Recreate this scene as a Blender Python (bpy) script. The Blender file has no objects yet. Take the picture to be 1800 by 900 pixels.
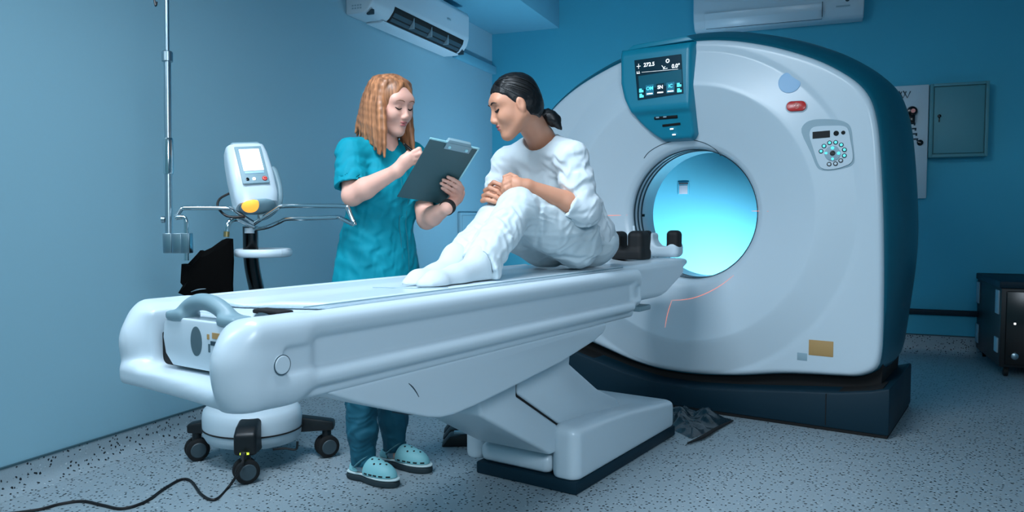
import bpy, bmesh, math, random
import numpy as np
from mathutils import Vector, Matrix
from mathutils.bvhtree import BVHTree
random.seed(7); rng = np.random.default_rng(7)
PI = math.pi
scene = bpy.context.scene
COL = scene.collection

# ------------------------------------------------------------------ camera
F_PX, PITCH, HC = 1355.0, 0.052, 1.08
YAW = math.radians(34.0)
SY, CY = math.sin(YAW), math.cos(YAW)
CAM = np.array([1.6745, -3.058, HC])
RT = np.array([CY, SY, 0.0])
FW = np.array([-SY*math.cos(PITCH), CY*math.cos(PITCH), -math.sin(PITCH)])
UP = np.array([-SY*math.sin(PITCH), CY*math.sin(PITCH), math.cos(PITCH)])
cd = bpy.data.cameras.new('camera'); cam = bpy.data.objects.new('camera', cd); COL.objects.link(cam)
cd.sensor_width = 36; cd.lens = 36*F_PX/1800; cd.clip_start = .05; cd.clip_end = 60
cam.matrix_world = Matrix((( RT[0], UP[0], -FW[0], CAM[0]), (RT[1], UP[1], -FW[1], CAM[1]), (RT[2], UP[2], -FW[2], CAM[2]), (0, 0, 0, 1)))
scene.camera = cam
scene.view_settings.view_transform = 'Standard'; scene.view_settings.look = 'None'
scene.view_settings.gamma = 1; scene.view_settings.use_curve_mapping = False
scene.view_settings.exposure = .25

def at(px, py, x=None, y=None, z=None, D=None):
    """measured photo point -> place in the room (metres), on the given plane or at the given distance"""
    d = FW + RT*(px-900)/F_PX - UP*(py-450)/F_PX
    if D is not None: t = D
    elif x is not None: t = (x-CAM[0])/d[0]
    elif y is not None: t = (y-CAM[1])/d[1]
    else: t = (z-CAM[2])/d[2]
    return CAM + d*t

# ------------------------------------------------------------------ materials
def lin(c):
    if isinstance(c, str):
        c = tuple(int(c[i:i+2], 16) for i in (0, 2, 4))
    return tuple(((v/255)/12.92 if v/255 <= .04045 else ((v/255+.055)/1.055)**2.4) for v in c)
MATS = {}
def mat(name, col, rough=.5, metal=0, bump=0, bscale=200, var=0, vscale=8, emit=None, estr=0, spec=.5, sss=0, coat=0, stretch=None, alpha=1, sheen=0, contrast=0):
    m = bpy.data.materials.new(name); m.use_nodes = True; MATS[name] = m
    nt = m.node_tree; N = nt.nodes; L = nt.links
    b = N['Principled BSDF']; c = lin(col)
    b.inputs['Base Color'].default_value = (*c, 1)
    b.inputs['Roughness'].default_value = rough; b.inputs['Metallic'].default_value = metal
    b.inputs['Specular IOR Level'].default_value = spec
    if coat: b.inputs['Coat Weight'].default_value = coat; b.inputs['Coat Roughness'].default_value = .15
    if sss:
        b.inputs['Subsurface Weight'].default_value = sss; b.inputs['Subsurface Radius'].default_value = (.012, .005, .003)
        b.inputs['Subsurface Scale'].default_value = 1.0
    if sheen: b.inputs['Sheen Weight'].default_value = sheen
    if alpha < 1: b.inputs['Alpha'].default_value = alpha
    if emit: b.inputs['Emission Color'].default_value = (*lin(emit), 1); b.inputs['Emission Strength'].default_value = estr
    tc = N.new('ShaderNodeTexCoord'); src = tc.outputs['Object']
    if stretch:
        mp = N.new('ShaderNodeMapping'); mp.inputs['Scale'].default_value = stretch; L.new(src, mp.inputs['Vector']); src = mp.outputs['Vector']
    if var:
        n = N.new('ShaderNodeTexNoise'); n.inputs['Scale'].default_value = vscale; n.inputs['Detail'].default_value = 4; L.new(src, n.inputs['Vector'])
        mx = N.new('ShaderNodeMix'); mx.data_type = 'RGBA'
        mx.inputs[6].default_value = (*[max(0, v*(1-var)) for v in c], 1); mx.inputs[7].default_value = (*[min(1, v*(1+var)) for v in c], 1)
        fo_ = n.outputs['Fac']
        if contrast:
            mr = N.new('ShaderNodeMapRange'); mr.inputs['From Min'].default_value = .5-contrast; mr.inputs['From Max'].default_value = .5+contrast; L.new(fo_, mr.inputs['Value']); fo_ = mr.outputs[0]
        L.new(fo_, mx.inputs[0]); L.new(mx.outputs[2], b.inputs['Base Color'])
    if bump:
        n2 = N.new('ShaderNodeTexNoise'); n2.inputs['Scale'].default_value = bscale; n2.inputs['Detail'].default_value = 3; L.new(src, n2.inputs['Vector'])
        bp = N.new('ShaderNodeBump'); bp.inputs['Strength'].default_value = bump; bp.inputs['Distance'].default_value = .002
        L.new(n2.outputs['Fac'], bp.inputs['Height']); L.new(bp.outputs['Normal'], b.inputs['Normal'])
    return m

def speckle_mat(name, base, dark, light, scale=95, rough=.45):
    m = bpy.data.materials.new(name); m.use_nodes = True; MATS[name] = m
    nt = m.node_tree; N = nt.nodes; L = nt.links; b = N['Principled BSDF']; b.inputs['Roughness'].default_value = rough
    tc = N.new('ShaderNodeTexCoord')
    big = N.new('ShaderNodeTexNoise'); big.inputs['Scale'].default_value = 1.3; L.new(tc.outputs['Object'], big.inputs['Vector'])
    fine = N.new('ShaderNodeTexNoise'); fine.inputs['Scale'].default_value = 260; L.new(tc.outputs['Object'], fine.inputs['Vector'])
    mx0 = N.new('ShaderNodeMix'); mx0.data_type = 'RGBA'; mx0.inputs[6].default_value = (*[v*.86 for v in lin(base)], 1); mx0.inputs[7].default_value = (*[v*1.12 for v in lin(base)], 1)
    L.new(fine.outputs['Fac'], mx0.inputs[0])
    cur = mx0.outputs[2]
    for i, (col, sc, th, soft) in enumerate(((dark, scale, .26, .06), (dark, scale*.55, .135, .03), (light, scale*.8, .17, .04))):
        v = N.new('ShaderNodeTexVoronoi'); v.inputs['Scale'].default_value = sc; v.inputs['Randomness'].default_value = 1
        mp = N.new('ShaderNodeMapping'); mp.inputs['Location'].default_value = (i*3.1, i*1.7, i*.9); L.new(tc.outputs['Object'], mp.inputs['Vector'])
        nz = N.new('ShaderNodeTexNoise'); nz.inputs['Scale'].default_value = sc*1.2; L.new(mp.outputs['Vector'], nz.inputs['Vector'])
        mv = N.new('ShaderNodeMix'); mv.data_type = 'VECTOR'; mv.inputs[0].default_value = .012; L.new(mp.outputs['Vector'], mv.inputs[4]); L.new(nz.outputs['Color'], mv.inputs[5])
        L.new(mv.outputs[1], v.inputs['Vector'])
        r = N.new('ShaderNodeMapRange'); r.inputs['From Min'].default_value = th; r.inputs['From Max'].default_value = th+soft; r.inputs['To Min'].default_value = 1; r.inputs['To Max'].default_value = 0
        L.new(v.outputs['Distance'], r.inputs['Value'])
        sp = N.new('ShaderNodeSeparateColor'); L.new(v.outputs['Color'], sp.inputs[0])
        gt = N.new('ShaderNodeMath'); gt.operation = 'GREATER_THAN'; gt.inputs[1].default_value = (.38, .45, .6)[i]; L.new(sp.outputs[0], gt.inputs[0])
        ml = N.new('ShaderNodeMath'); ml.operation = 'MULTIPLY'; L.new(r.outputs[0], ml.inputs[0]); L.new(gt.outputs[0], ml.inputs[1])
        mx = N.new('ShaderNodeMix'); mx.data_type = 'RGBA'; L.new(ml.outputs[0], mx.inputs[0]); L.new(cur, mx.inputs[6]); mx.inputs[7].default_value = (*lin(col), 1)
        cur = mx.outputs[2]
    L.new(cur, b.inputs['Base Color'])
    return m

# ------------------------------------------------------------------ objects
def tag(o, label=None, cat=None, group=None, kind=None):
    if label: o['label'] = label
    if cat: o['category'] = cat
    if group: o['group'] = group
    if kind: o['kind'] = kind
    return o
def thing(name, loc, label, cat, group=None):
    o = bpy.data.objects.new(name, None); COL.objects.link(o); o.location = Vector([float(v) for v in loc]); o.empty_display_size = .1
    return tag(o, label, cat, group)
def root_loc(o):
    while o.parent is not None: o = o.parent
    return np.array(o.location)
def mesh_obj(name, V, Fs, material, parent=None, smooth=True, label=None, auto=35, mats=None, fmat=None):
    V = np.asarray(V, float)
    if parent is not None: V = V - root_loc(parent)
    me = bpy.data.meshes.new(name); me.from_pydata(V.tolist(), [], [tuple(int(i) for i in f) for f in Fs])
    for m in (mats or [material]): me.materials.append(m)
    if fmat is not None: me.polygons.foreach_set('material_index', np.asarray(fmat, np.int32))
    if smooth:
        me.polygons.foreach_set('use_smooth', [True]*len(me.polygons))
        if auto is not None:
            me.set_sharp_from_angle(angle=math.radians(auto))
    me.update()
    o = bpy.data.objects.new(name, me); COL.objects.link(o)
    if parent is not None: o.parent = parent
    if label: o['label'] = label
    return o

class MB:
    """collects solid pieces and links them as one mesh"""
    def __init__(s, M=None): s.V = []; s.F = []; s.M = M or Matrix.Identity(4)
    def add(s, vs, fs, M=None):
        o = len(s.V); MM = s.M @ M if M is not None else s.M
        s.V += [tuple(MM @ Vector([float(c) for c in v])) for v in vs]; s.F += [tuple(o+i for i in f) for f in fs]; return s
    def bm(s, bm, M=None):
        bm.verts.index_update(); s.add([v.co[:] for v in bm.verts], [[v.index for v in f.verts] for f in bm.faces], M); bm.free(); return s
    def box(s, lo, hi, bev=0, seg=2, M=None):
        bm = bmesh.new(); bmesh.ops.create_cube(bm, size=1)
        for v in bm.verts:
            v.co = Vector([(lo[i]+hi[i])/2 + v.co[i]*(hi[i]-lo[i]) for i in range(3)])
        if bev: bmesh.ops.bevel(bm, geom=bm.edges[:]+bm.verts[:], offset=bev, segments=seg, affect='EDGES', profile=.5, clamp_overlap=True)
        return s.bm(bm, M)
    def prism(s, poly, a, b, axis=0, bev=0, seg=2, M=None):
        """polygon in the other two axes, extruded from a to b along axis"""
        bm = bmesh.new()
        def P(u, v, w):
            return (w, u, v) if axis == 0 else (u, w, v) if axis == 1 else (u, v, w)
        f = bm.faces.new([bm.verts.new(P(u, v, a)) for u, v in poly])
        r = bmesh.ops.extrude_face_region(bm, geom=[f])
        d = Vector(P(0, 0, b-a))
        for v in [e for e in r['geom'] if isinstance(e, bmesh.types.BMVert)]: v.co += d
        bmesh.ops.recalc_face_normals(bm, faces=bm.faces[:])
        if bev: bmesh.ops.bevel(bm, geom=bm.edges[:], offset=bev, segments=seg, affect='EDGES', profile=.5, clamp_overlap=True)
        return s.bm(bm, M)
    def tube(s, pts, r, n=10, caps=True, M=None, smooth=0, flat=1.0):
        pts = [np.array(p, float) for p in pts]
        if smooth: pts = catmull(pts, smooth)
        m = len(pts); rr = list(r) if hasattr(r, '__len__') else [r]*m
        if len(rr) != m: rr = list(np.interp(np.linspace(0, 1, m), np.linspace(0, 1, len(rr)), rr))
        T = [pts[min(i+1, m-1)]-pts[max(i-1, 0)] for i in range(m)]; T = [t/(np.linalg.norm(t)+1e-12) for t in T]
        up = np.array([0, 0, 1.0]) if abs(T[0][2]) < .9 else np.array([1.0, 0, 0])
        nrm = up-T[0]*(up@T[0]); nrm /= np.linalg.norm(nrm)
        vs = []; fs = []
        for i in range(m):
            nrm = nrm-T[i]*(nrm@T[i]); nrm /= np.linalg.norm(nrm)+1e-12; bi = np.cross(T[i], nrm)
            for k in range(n):
                a = 2*PI*k/n; vs.append(pts[i]+(nrm*math.cos(a)*flat+bi*math.sin(a))*rr[i])
        for i in range(m-1):
            for k in range(n):
                fs.append((i*n+k, i*n+(k+1) % n, (i+1)*n+(k+1) % n, (i+1)*n+k))
        if caps: fs.append(tuple(range(n-1, -1, -1))); fs.append(tuple((m-1)*n+k for k in range(n)))
        return s.add(vs, fs, M)
    def lathe(s, prof, n=32, M=None, caps=True):
        """prof: (radius, height) pairs about local z"""
        vs = []; fs = []
        for r, h in prof:
            for k in range(n): a = 2*PI*k/n; vs.append((r*math.cos(a), r*math.sin(a), h))
        for i in range(len(prof)-1):
            for k in range(n): fs.append((i*n+k, i*n+(k+1) % n, (i+1)*n+(k+1) % n, (i+1)*n+k))
        if caps: fs.append(tuple(range(n-1, -1, -1))); fs.append(tuple((len(prof)-1)*n+k for k in range(n)))
        return s.add(vs, fs, M)
    def build(s, name, material, parent=None, **k): return mesh_obj(name, s.V, s.F, material, parent, **k)

def catmull(P, n):
    P = [np.array(p, float) for p in P]; out = []
    Q = [2*P[0]-P[1]]+P+[2*P[-1]-P[-2]]
    for i in range(1, len(Q)-2):
        for j in range(n):
            t = j/n; a, b, c, d = Q[i-1:i+3]
            out.append(.5*((2*b)+(-a+c)*t+(2*a-5*b+4*c-d)*t*t+(-a+3*b-3*c+d)*t**3))
    out.append(P[-1]); return out
def frame(o, zdir, xhint=(1, 0, 0)):
    z = Vector(zdir).normalized(); x = Vector(xhint); x = (x-z*x.dot(z)).normalized(); y = z.cross(x)
    M = Matrix.Identity(4)
    for i in range(3): M[i][0] = x[i]; M[i][1] = y[i]; M[i][2] = z[i]; M[i][3] = float(o[i])
    return M

# ------------------------------------------------------------------ implicit surfaces (one continuous skin from blended limbs)
def nets(V, lo, h):
    S = V < 0
    a = S[:-1, :-1, :-1].astype(np.uint8)
    cnt = np.zeros(a.shape, np.uint8)
    for i in (0, 1):
        for j in (0, 1):
            for k in (0, 1):
                cnt += S[i:S.shape[0]-1+i, j:S.shape[1]-1+j, k:S.shape[2]-1+k]
    I = np.argwhere((cnt > 0) & (cnt < 8)); del cnt, a
    acc = np.zeros((len(I), 3)); num = np.zeros(len(I))
    cs = [(i, j, k) for i in (0, 1) for j in (0, 1) for k in (0, 1)]
    for c0 in cs:
        for ax in range(3):
            if c0[ax]: continue
            c1 = list(c0); c1[ax] = 1
            v0 = V[I[:, 0]+c0[0], I[:, 1]+c0[1], I[:, 2]+c0[2]]; v1 = V[I[:, 0]+c1[0], I[:, 1]+c1[1], I[:, 2]+c1[2]]
            x = (v0 < 0) != (v1 < 0)
            t = np.where(x, v0/np.where(x, v0-v1, 1), 0)
            p = np.array(c0, float)[None]+t[:, None]*np.eye(3)[ax][None]
            acc += p*x[:, None]; num += x
    P = np.array(lo)+h*(I+acc/num[:, None])
    idx = -np.ones(tuple(n-1 for n in V.shape), np.int32); idx[I[:, 0], I[:, 1], I[:, 2]] = np.arange(len(I))
    Fs = []
    for ax in range(3):
        s0 = np.moveaxis(S, ax, 0); idm = np.moveaxis(idx, ax, 0)
        ch = s0[:-1] != s0[1:]
        E = np.argwhere(ch[:, 1:-1, 1:-1])+np.array([0, 1, 1])
        A = idm[E[:, 0], E[:, 1]-1, E[:, 2]-1]; B = idm[E[:, 0], E[:, 1], E[:, 2]-1]; C = idm[E[:, 0], E[:, 1], E[:, 2]]; Dd = idm[E[:, 0], E[:, 1]-1, E[:, 2]]
        q = np.stack([A, B, C, Dd], 1); neg = s0[E[:, 0], E[:, 1], E[:, 2]]
        if ax == 1: neg = ~neg
        q[~neg] = q[~neg][:, ::-1]; Fs.append(q)
    Q = np.concatenate(Fs); Q = Q[(Q >= 0).all(1)]
    return P, Q
class Field:
    def __init__(s, lo, hi, h):
        s.lo = np.array(lo, float); s.h = h
        n = np.ceil((np.array(hi)-s.lo)/h).astype(int)+1
        s.ax = [s.lo[i]+h*np.arange(n[i]) for i in range(3)]; s.V = np.full(tuple(n), 1.0, np.float32)
    def _reg(s, lo, hi, m):
        sl = []
        for i in range(3):
            a = int(np.clip(np.floor((lo[i]-m-s.lo[i])/s.h), 0, len(s.ax[i]))); b = int(np.clip(np.ceil((hi[i]+m-s.lo[i])/s.h)+1, 0, len(s.ax[i])))
            if b <= a: return None
            sl.append(slice(a, b))
        X = s.ax[0][sl[0]][:, None, None]; Y = s.ax[1][sl[1]][None, :, None]; Z = s.ax[2][sl[2]][None, None, :]
        return tuple(sl), X, Y, Z
    def _mix(s, lo, hi, fn, k, sub):
        R = s._reg(lo, hi, max(4*s.h, k+2*s.h))
        if R is None: return s
        sl, X, Y, Z = R; d = fn(X, Y, Z); v = s.V[sl]
        if sub:
            a, b = -v, d
        else:
            a, b = v, d
        if k > 0:
            hh = np.maximum(k-np.abs(a-b), 0)/k; r = np.minimum(a, b)-hh*hh*k*.25
        else: r = np.minimum(a, b)
        s.V[sl] = -r if sub else r
        return s
    def cap(s, a, b, ra, rb=None, k=.02, sub=False):
        a = np.array(a, float); b = np.array(b, float); rb = ra if rb is None else rb; ab = b-a; L2 = ab@ab+1e-12; R = max(ra, rb)
        def fn(X, Y, Z):
            t = np.clip(((X-a[0])*ab[0]+(Y-a[1])*ab[1]+(Z-a[2])*ab[2])/L2, 0, 1)
            return np.sqrt((X-a[0]-t*ab[0])**2+(Y-a[1]-t*ab[1])**2+(Z-a[2]-t*ab[2])**2)-(ra+(rb-ra)*t)
        return s._mix(np.minimum(a, b)-R, np.maximum(a, b)+R, fn, k, sub)
    def chain(s, pts, rs, k=.02, sub=False):
        for i in range(len(pts)-1): s.cap(pts[i], pts[i+1], rs[i], rs[i+1], k, sub)
        return s
    def ell(s, c, r, R=None, k=.02, sub=False):
        c = np.array(c, float); r = np.array(r, float); R = np.eye(3) if R is None else np.array(R)
        ext = np.sqrt(((R*r[None, :])**2).sum(1))
        def fn(X, Y, Z):
            x, y, z = X-c[0], Y-c[1], Z-c[2]
            q = [R[0, i]*x+R[1, i]*y+R[2, i]*z for i in range(3)]
            k0 = np.sqrt((q[0]/r[0])**2+(q[1]/r[1])**2+(q[2]/r[2])**2); k1 = np.sqrt((q[0]/r[0]**2)**2+(q[1]/r[1]**2)**2+(q[2]/r[2]**2)**2)
            return k0*(k0-1)/(k1+1e-9)
        return s._mix(c-ext, c+ext, fn, k, sub)
    def box(s, c, hf, rd=.01, R=None, k=.02, sub=False):
        c = np.array(c, float); hf = np.array(hf, float); R = np.eye(3) if R is None else np.array(R); ext = np.abs(R)@hf
        def fn(X, Y, Z):
            x, y, z = X-c[0], Y-c[1], Z-c[2]
            q = [np.abs(R[0, i]*x+R[1, i]*y+R[2, i]*z)-hf[i]+rd for i in range(3)]
            return np.sqrt(sum(np.maximum(v, 0)**2 for v in q))+np.minimum(np.maximum(np.maximum(q[0], q[1]), q[2]), 0)-rd
        return s._mix(c-ext, c+ext, fn, k, sub)
    def plane(s, p, n, k=0):
        """keep only the side the normal points away from"""
        n = np.array(n, float)/np.linalg.norm(n); p = np.array(p, float)
        d = (s.ax[0][:, None, None]-p[0])*n[0]+(s.ax[1][None, :, None]-p[1])*n[1]+(s.ax[2][None, None, :]-p[2])*n[2]
        if k > 0:
            hh = np.maximum(k-np.abs(s.V-d), 0)/k; s.V = (np.maximum(s.V, d)+hh*hh*k*.25).astype(np.float32)
        else: s.V = np.maximum(s.V, d).astype(np.float32)
        return s
    def folds(s, amp, scale, seed=0, lo=None, hi=None, stretch=(1, 1, 1), center=None, radius=None):
        lo = s.lo if lo is None else lo; hi = [a[-1] for a in s.ax] if hi is None else hi
        R = s._reg(np.array(lo), np.array(hi), 0)
        if R is None: return s
        sl, X, Y, Z = R; r = np.random.default_rng(seed); X, Y, Z = X*stretch[0]*scale, Y*stretch[1]*scale, Z*stretch[2]*scale
        def sn(w):
            p = r.uniform(0, 6.28, 3); d = r.normal(size=3); d /= np.linalg.norm(d); return np.sin(w*(X*d[0]+Y*d[1]+Z*d[2])+p[0])
        w1 = sn(1)+.6*sn(1.7); w2 = sn(1.3)
        d1 = r.normal(size=3); d1 /= np.linalg.norm(d1); d2 = r.normal(size=3); d2 /= np.linalg.norm(d2)
        n = (1-np.abs(np.sin(X*d1[0]+Y*d1[1]+Z*d1[2]+1.6*w1)))*.9+.6*np.sin(1.9*(X*d2[0]+Y*d2[1]+Z*d2[2])+1.4*w2)-.3
        m = 1
        if center is not None:
            c = np.array(center); XX, YY, ZZ = s.ax[0][sl[0]][:, None, None], s.ax[1][sl[1]][None, :, None], s.ax[2][sl[2]][None, None, :]
            m = np.exp(-(((XX-c[0])**2+(YY-c[1])**2+(ZZ-c[2])**2)/radius**2))
        s.V[sl] -= (amp*n*m).astype(np.float32)
        return s
    def mesh(s):
        V = s.V
        for ax in range(3):
            sl = [slice(None)]*3; sl[ax] = 0; V[tuple(sl)] = np.maximum(V[tuple(sl)], 1e-4); sl[ax] = -1; V[tuple(sl)] = np.maximum(V[tuple(sl)], 1e-4)
        P, Q = nets(V, s.lo, s.h)
        t = P[Q]; c = t-P.mean(0)
        if np.einsum('ij,ij->i', np.cross(c[:, 1]-c[:, 0], c[:, 2]-c[:, 0]), c[:, 0]).sum() < 0: Q = Q[:, ::-1]
        return P, Q
    def build(s, name, material, parent=None, relax=2, **k):
        P, Q = s.mesh(); P = relax_mesh(P, Q, relax); k.setdefault('auto', None)
        return mesh_obj(name, P, Q, material, parent, **k)
def relax_mesh(P, Q, it):
    for _ in range(it):
        acc = np.zeros_like(P); n = np.zeros(len(P))
        for i in range(4):
            for j in ((i+1) % 4, (i+3) % 4):
                np.add.at(acc, Q[:, i], P[Q[:, j]]); np.add.at(n, Q[:, i], 1)
        P = .5*P+.5*acc/n[:, None]
    return P
def bvh_of(o):
    me = o.data; off = Vector(root_loc(o)) if o.parent else Vector((0, 0, 0))
    return BVHTree.FromPolygons([v.co+off for v in me.vertices], [tuple(p.vertices) for p in me.polygons])
def text_mesh(txt, size, M, depth=.0006, bold=0):
    """letters standing on the local xy plane, as vertex and face lists"""
    cu = bpy.data.curves.new('lettering', 'FONT'); cu.body = txt; cu.size = size; cu.extrude = depth; cu.align_x = 'CENTER'; cu.align_y = 'CENTER'; cu.offset = bold
    o = bpy.data.objects.new('lettering', cu); COL.objects.link(o)
    dg = bpy.context.evaluated_depsgraph_get(); me = bpy.data.meshes.new_from_object(o.evaluated_get(dg))
    vs = [M @ v.co for v in me.vertices]; fs = [tuple(p.vertices) for p in me.polygons]
    bpy.data.objects.remove(o); bpy.data.meshes.remove(me); bpy.data.curves.remove(cu)
    return vs, fs
# ------------------------------------------------------------------ palette
mat('wall_paint', '8db8c7', .75, bump=.04, bscale=300)
mat('wall_paint_deep', '45adc6', .75, bump=.04, bscale=300)
mat('ceiling_paint', '66abc0', .8)
speckle_mat('terrazzo', '93a3aa', '0c1418', 'aebcc0', 62)
mat('seal', '35535c', .6)
mat('white_plastic', 'cbdae2', .32, coat=.15)
mat('white_matte', 'c3d3db', .5)
mat('grey_plastic', '7d9aa4', .45)
mat('mid_grey', '93adb8', .45)
mat('dark_plastic', '0a0f12', .45)
mat('black_rubber', '07090b', .7)
mat('black_gloss', '050607', .2)
mat('black_cloth', '020202', .95, spec=.1)
mat('teal_shell', '08596c', .38, coat=.15)
mat('teal_panel', '0d88a2', .38, coat=.15)
mat('teal_dark', '0a6678', .45)
mat('navy_base', '0a2936', .55, spec=.25)
mat('gap_black', '020304', .8)
mat('wheel_grey', '3c4c53', .5)
mat('chrome', 'c9d6da', .14, 1)
mat('steel', 'a9bcc4', .3, 1)
mat('brass', 'b09868', .35, 1)
mat('screen_dark', '06303e', .2)
mat('screen_mid', '0c4a5c', .2, emit='0c4a5c', estr=.5)
mat('glow_white', 'ffffff', .5, emit='f2fbff', estr=.8)
mat('glow_cyan', '56d8e4', .5, emit='56d8e4', estr=.8)
mat('glow_screen', 'ffffff', .4, emit='f8ffff', estr=1.3)
mat('glow_amber', 'ffb347', .4, emit='ffab3d', estr=.9)
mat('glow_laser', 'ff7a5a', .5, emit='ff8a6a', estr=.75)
mat('led_white', 'ffffff', .4, emit='ffffff', estr=3)
mat('led_green', 'd8e04a', .4, emit='c8e040', estr=.9)
mat('red_button', 'c8201c', .3, coat=.3)
mat('pale_red', 'e8a090', .5)
mat('orange_label', 'b8925c', .6)
mat('smudge_grey', '3f5f69', .8, alpha=.75)
mat('sticker_cyan', '9fc6e6', .5)
mat('cabinet_paint', '4f8f98', .55)
mat('board', '2e5258', .45, var=.08, vscale=3)
mat('board_edge', '9fd4dc', .3)
mat('paper', 'eef4f6', .7)
mat('dark_line', '2a434e', .7)
mat('cable_black', '0a0708', .5)
mat('plastic_wrap', '142b35', .18, bump=.35, bscale=30, alpha=.93, spec=.8)
mat('skin_fair', 'e2ab98', .5, sss=.12, var=.05, vscale=25)
mat('skin_tan', 'cb8f72', .5, sss=.12, var=.05, vscale=25)
mat('lips_fair', 'bf6f6e', .45); mat('lips_tan', 'a9585a', .45)
mat('brow_fair', '8a5f45', .8); mat('brow_dark', '231a18', .8); mat('lash', '14100f', .7)
mat('eye_white', 'd8dad8', .3); mat('iris', '2e2622', .25)
mat('hair_ginger', 'a06a47', .42, var=.5, vscale=85, stretch=(1, 1, .04), bump=.25, bscale=160, contrast=.16)
mat('hair_ginger_light', 'cf9468', .4, var=.3, vscale=60)
mat('hair_black_strand', '101215', .38)
mat('hair_black', '07080a', .45, var=.3, vscale=40, bump=.25, bscale=160)
mat('scrub_teal', '008799', .7, bump=.12, bscale=700, spec=.2)
mat('scrub_dark', '00707e', .65)
mat('trouser_teal', '0c5a6e', .7, bump=.12, bscale=700)
mat('white_cotton', 'd3dde2', .8, bump=.15, bscale=800, sheen=.15)
mat('white_linen', 'c9d6db', .8, bump=.15, bscale=800, sheen=.15)
mat('sock', 'c9d4d9', .85, bump=.25, bscale=900)
mat('clog_mint', '86c6cc', .5)
mat('clog_strap', '447681', .55)
mat('clog_sole', '1e3036', .7)
mat('clog_rim', 'c9dcdc', .55)
M_ = MATS

# ------------------------------------------------------------------ the room (its own axes: u along the back wall, v towards it)
RR = math.radians(12.2); EX = np.array([math.cos(RR), math.sin(RR), 0]); EY = np.array([-math.sin(RR), math.cos(RR), 0]); CO = np.array([-2.609, 2.956, 0])
MR = Matrix(((EX[0], EY[0], 0, CO[0]), (EX[1], EY[1], 0, CO[1]), (0, 0, 1, 0), (0, 0, 0, 1)))
def rw(u, v, z): return CO+EX*u+EY*v+np.array([0, 0, z])
def onwall(px, py, which, off=0):
    """room coordinates (u, v, z) of a measured point on the left or back wall, off metres in front of it"""
    d = FW+RT*(px-900)/F_PX-UP*(py-450)/F_PX
    n = EX if which == 'left' else -EY
    t = (off-(CAM-CO)@n)/(d@n); P = CAM+d*t-CO
    return float(P@EX), float(P@EY), float(P[2])
def struct(name, mb, m, **k): return tag(mb.build(name, m, **k), kind='structure')
ROOM_U, ROOM_V, H = 5.3, -8.6, 3.3
struct('floor', MB(MR).box((-.12, ROOM_V, -.1), (ROOM_U+.12, .12, 0)), M_['terrazzo'])
struct('ceiling', MB(MR).box((-.12, ROOM_V, H), (ROOM_U+.12, .12, H+.1)), M_['ceiling_paint'])
struct('wall_left', MB(MR).box((-.12, ROOM_V, 0), (0, 0, H)), M_['wall_paint'])
struct('wall_back', MB(MR).box((-.12, 0, 0), (ROOM_U+.12, .12, H)), M_['wall_paint_deep'])
struct('wall_right', MB(MR).box((ROOM_U, ROOM_V, 0), (ROOM_U+.12, 0, H)), M_['wall_paint'])
struct('trim_1', MB(MR).box((0, -6, 2.79), (.667, 0, H), .004), M_['ceiling_paint'])          # soffit in the corner
tag(bpy.data.objects['trim_1'], 'boxed soffit along the ceiling corner')
def coved(h):
    return [(0, 0), (0, h), (.008, h), (.010, .055), (.016, .032), (.03, .014), (.05, .004), (.075, .001), (.075, 0)]
bb = MB(MR).prism([(u, z) for u, z in coved(.105)], ROOM_V, 0, axis=1); o = struct('baseboard_left', bb, M_['terrazzo'])
MB(MR).box((0, ROOM_V, .105), (.011, 0, .112)).build('seal_strip', M_['seal'], o)
bb = MB(MR).prism([(-u, z) for u, z in coved(.145)], 0, ROOM_U, axis=0); o = struct('baseboard_back', bb, M_['terrazzo'])
MB(MR).box((0, -.011, .145), (ROOM_U, 0, .153)).build('seal_strip', M_['seal'], o)
struct('trim_2', MB(MR).box((2.2, -.04, .31), (4.42, 0, .352), .006), M_['navy_base'])           # dark cable rail on the back wall
struct('trim_3', MB(MR).box((0, -.85, 2.415), (.045, 0, 2.485), .006), M_['ceiling_paint'])      # trunking from the air conditioner to the corner
# low access panel on the left wall
t = thing('access_panel', rw(0, -.45, .75), 'grey-blue access panel low on the left wall behind the seated patient', 'panel')
m = MB(MR); m.box((0, -.76, .45), (.03, -.06, 1.11), .008); m.build('frame', M_['wall_paint'], t)
m = MB(MR); m.box((.03, -.735, .475), (.036, -.085, 1.085), .004); m.build('door', M_['wall_paint'], t)
# wall socket seen through the bore
u, v, z = onwall(1202, 331, 'back')
t = thing('wall_socket', rw(u, 0, z), 'small pale wall socket seen through the scanner opening', 'socket')
m = MB(MR); m.box((u-.048, -.022, z-.055), (u+.048, -.001, z+.055), .006); m.build('plate', M_['wall_paint_deep'], t)
m = MB(MR); m.box((u-.036, -.028, z-.05), (u+.036, -.0225, z+.025), .004); m.build('cover', M_['mid_grey'], t)
m = MB(MR); m.box((u-.04, -.027, z+.032), (u+.04, -.0225, z+.048), .002); m.build('label_strip', M_['dark_line'], t)

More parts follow.
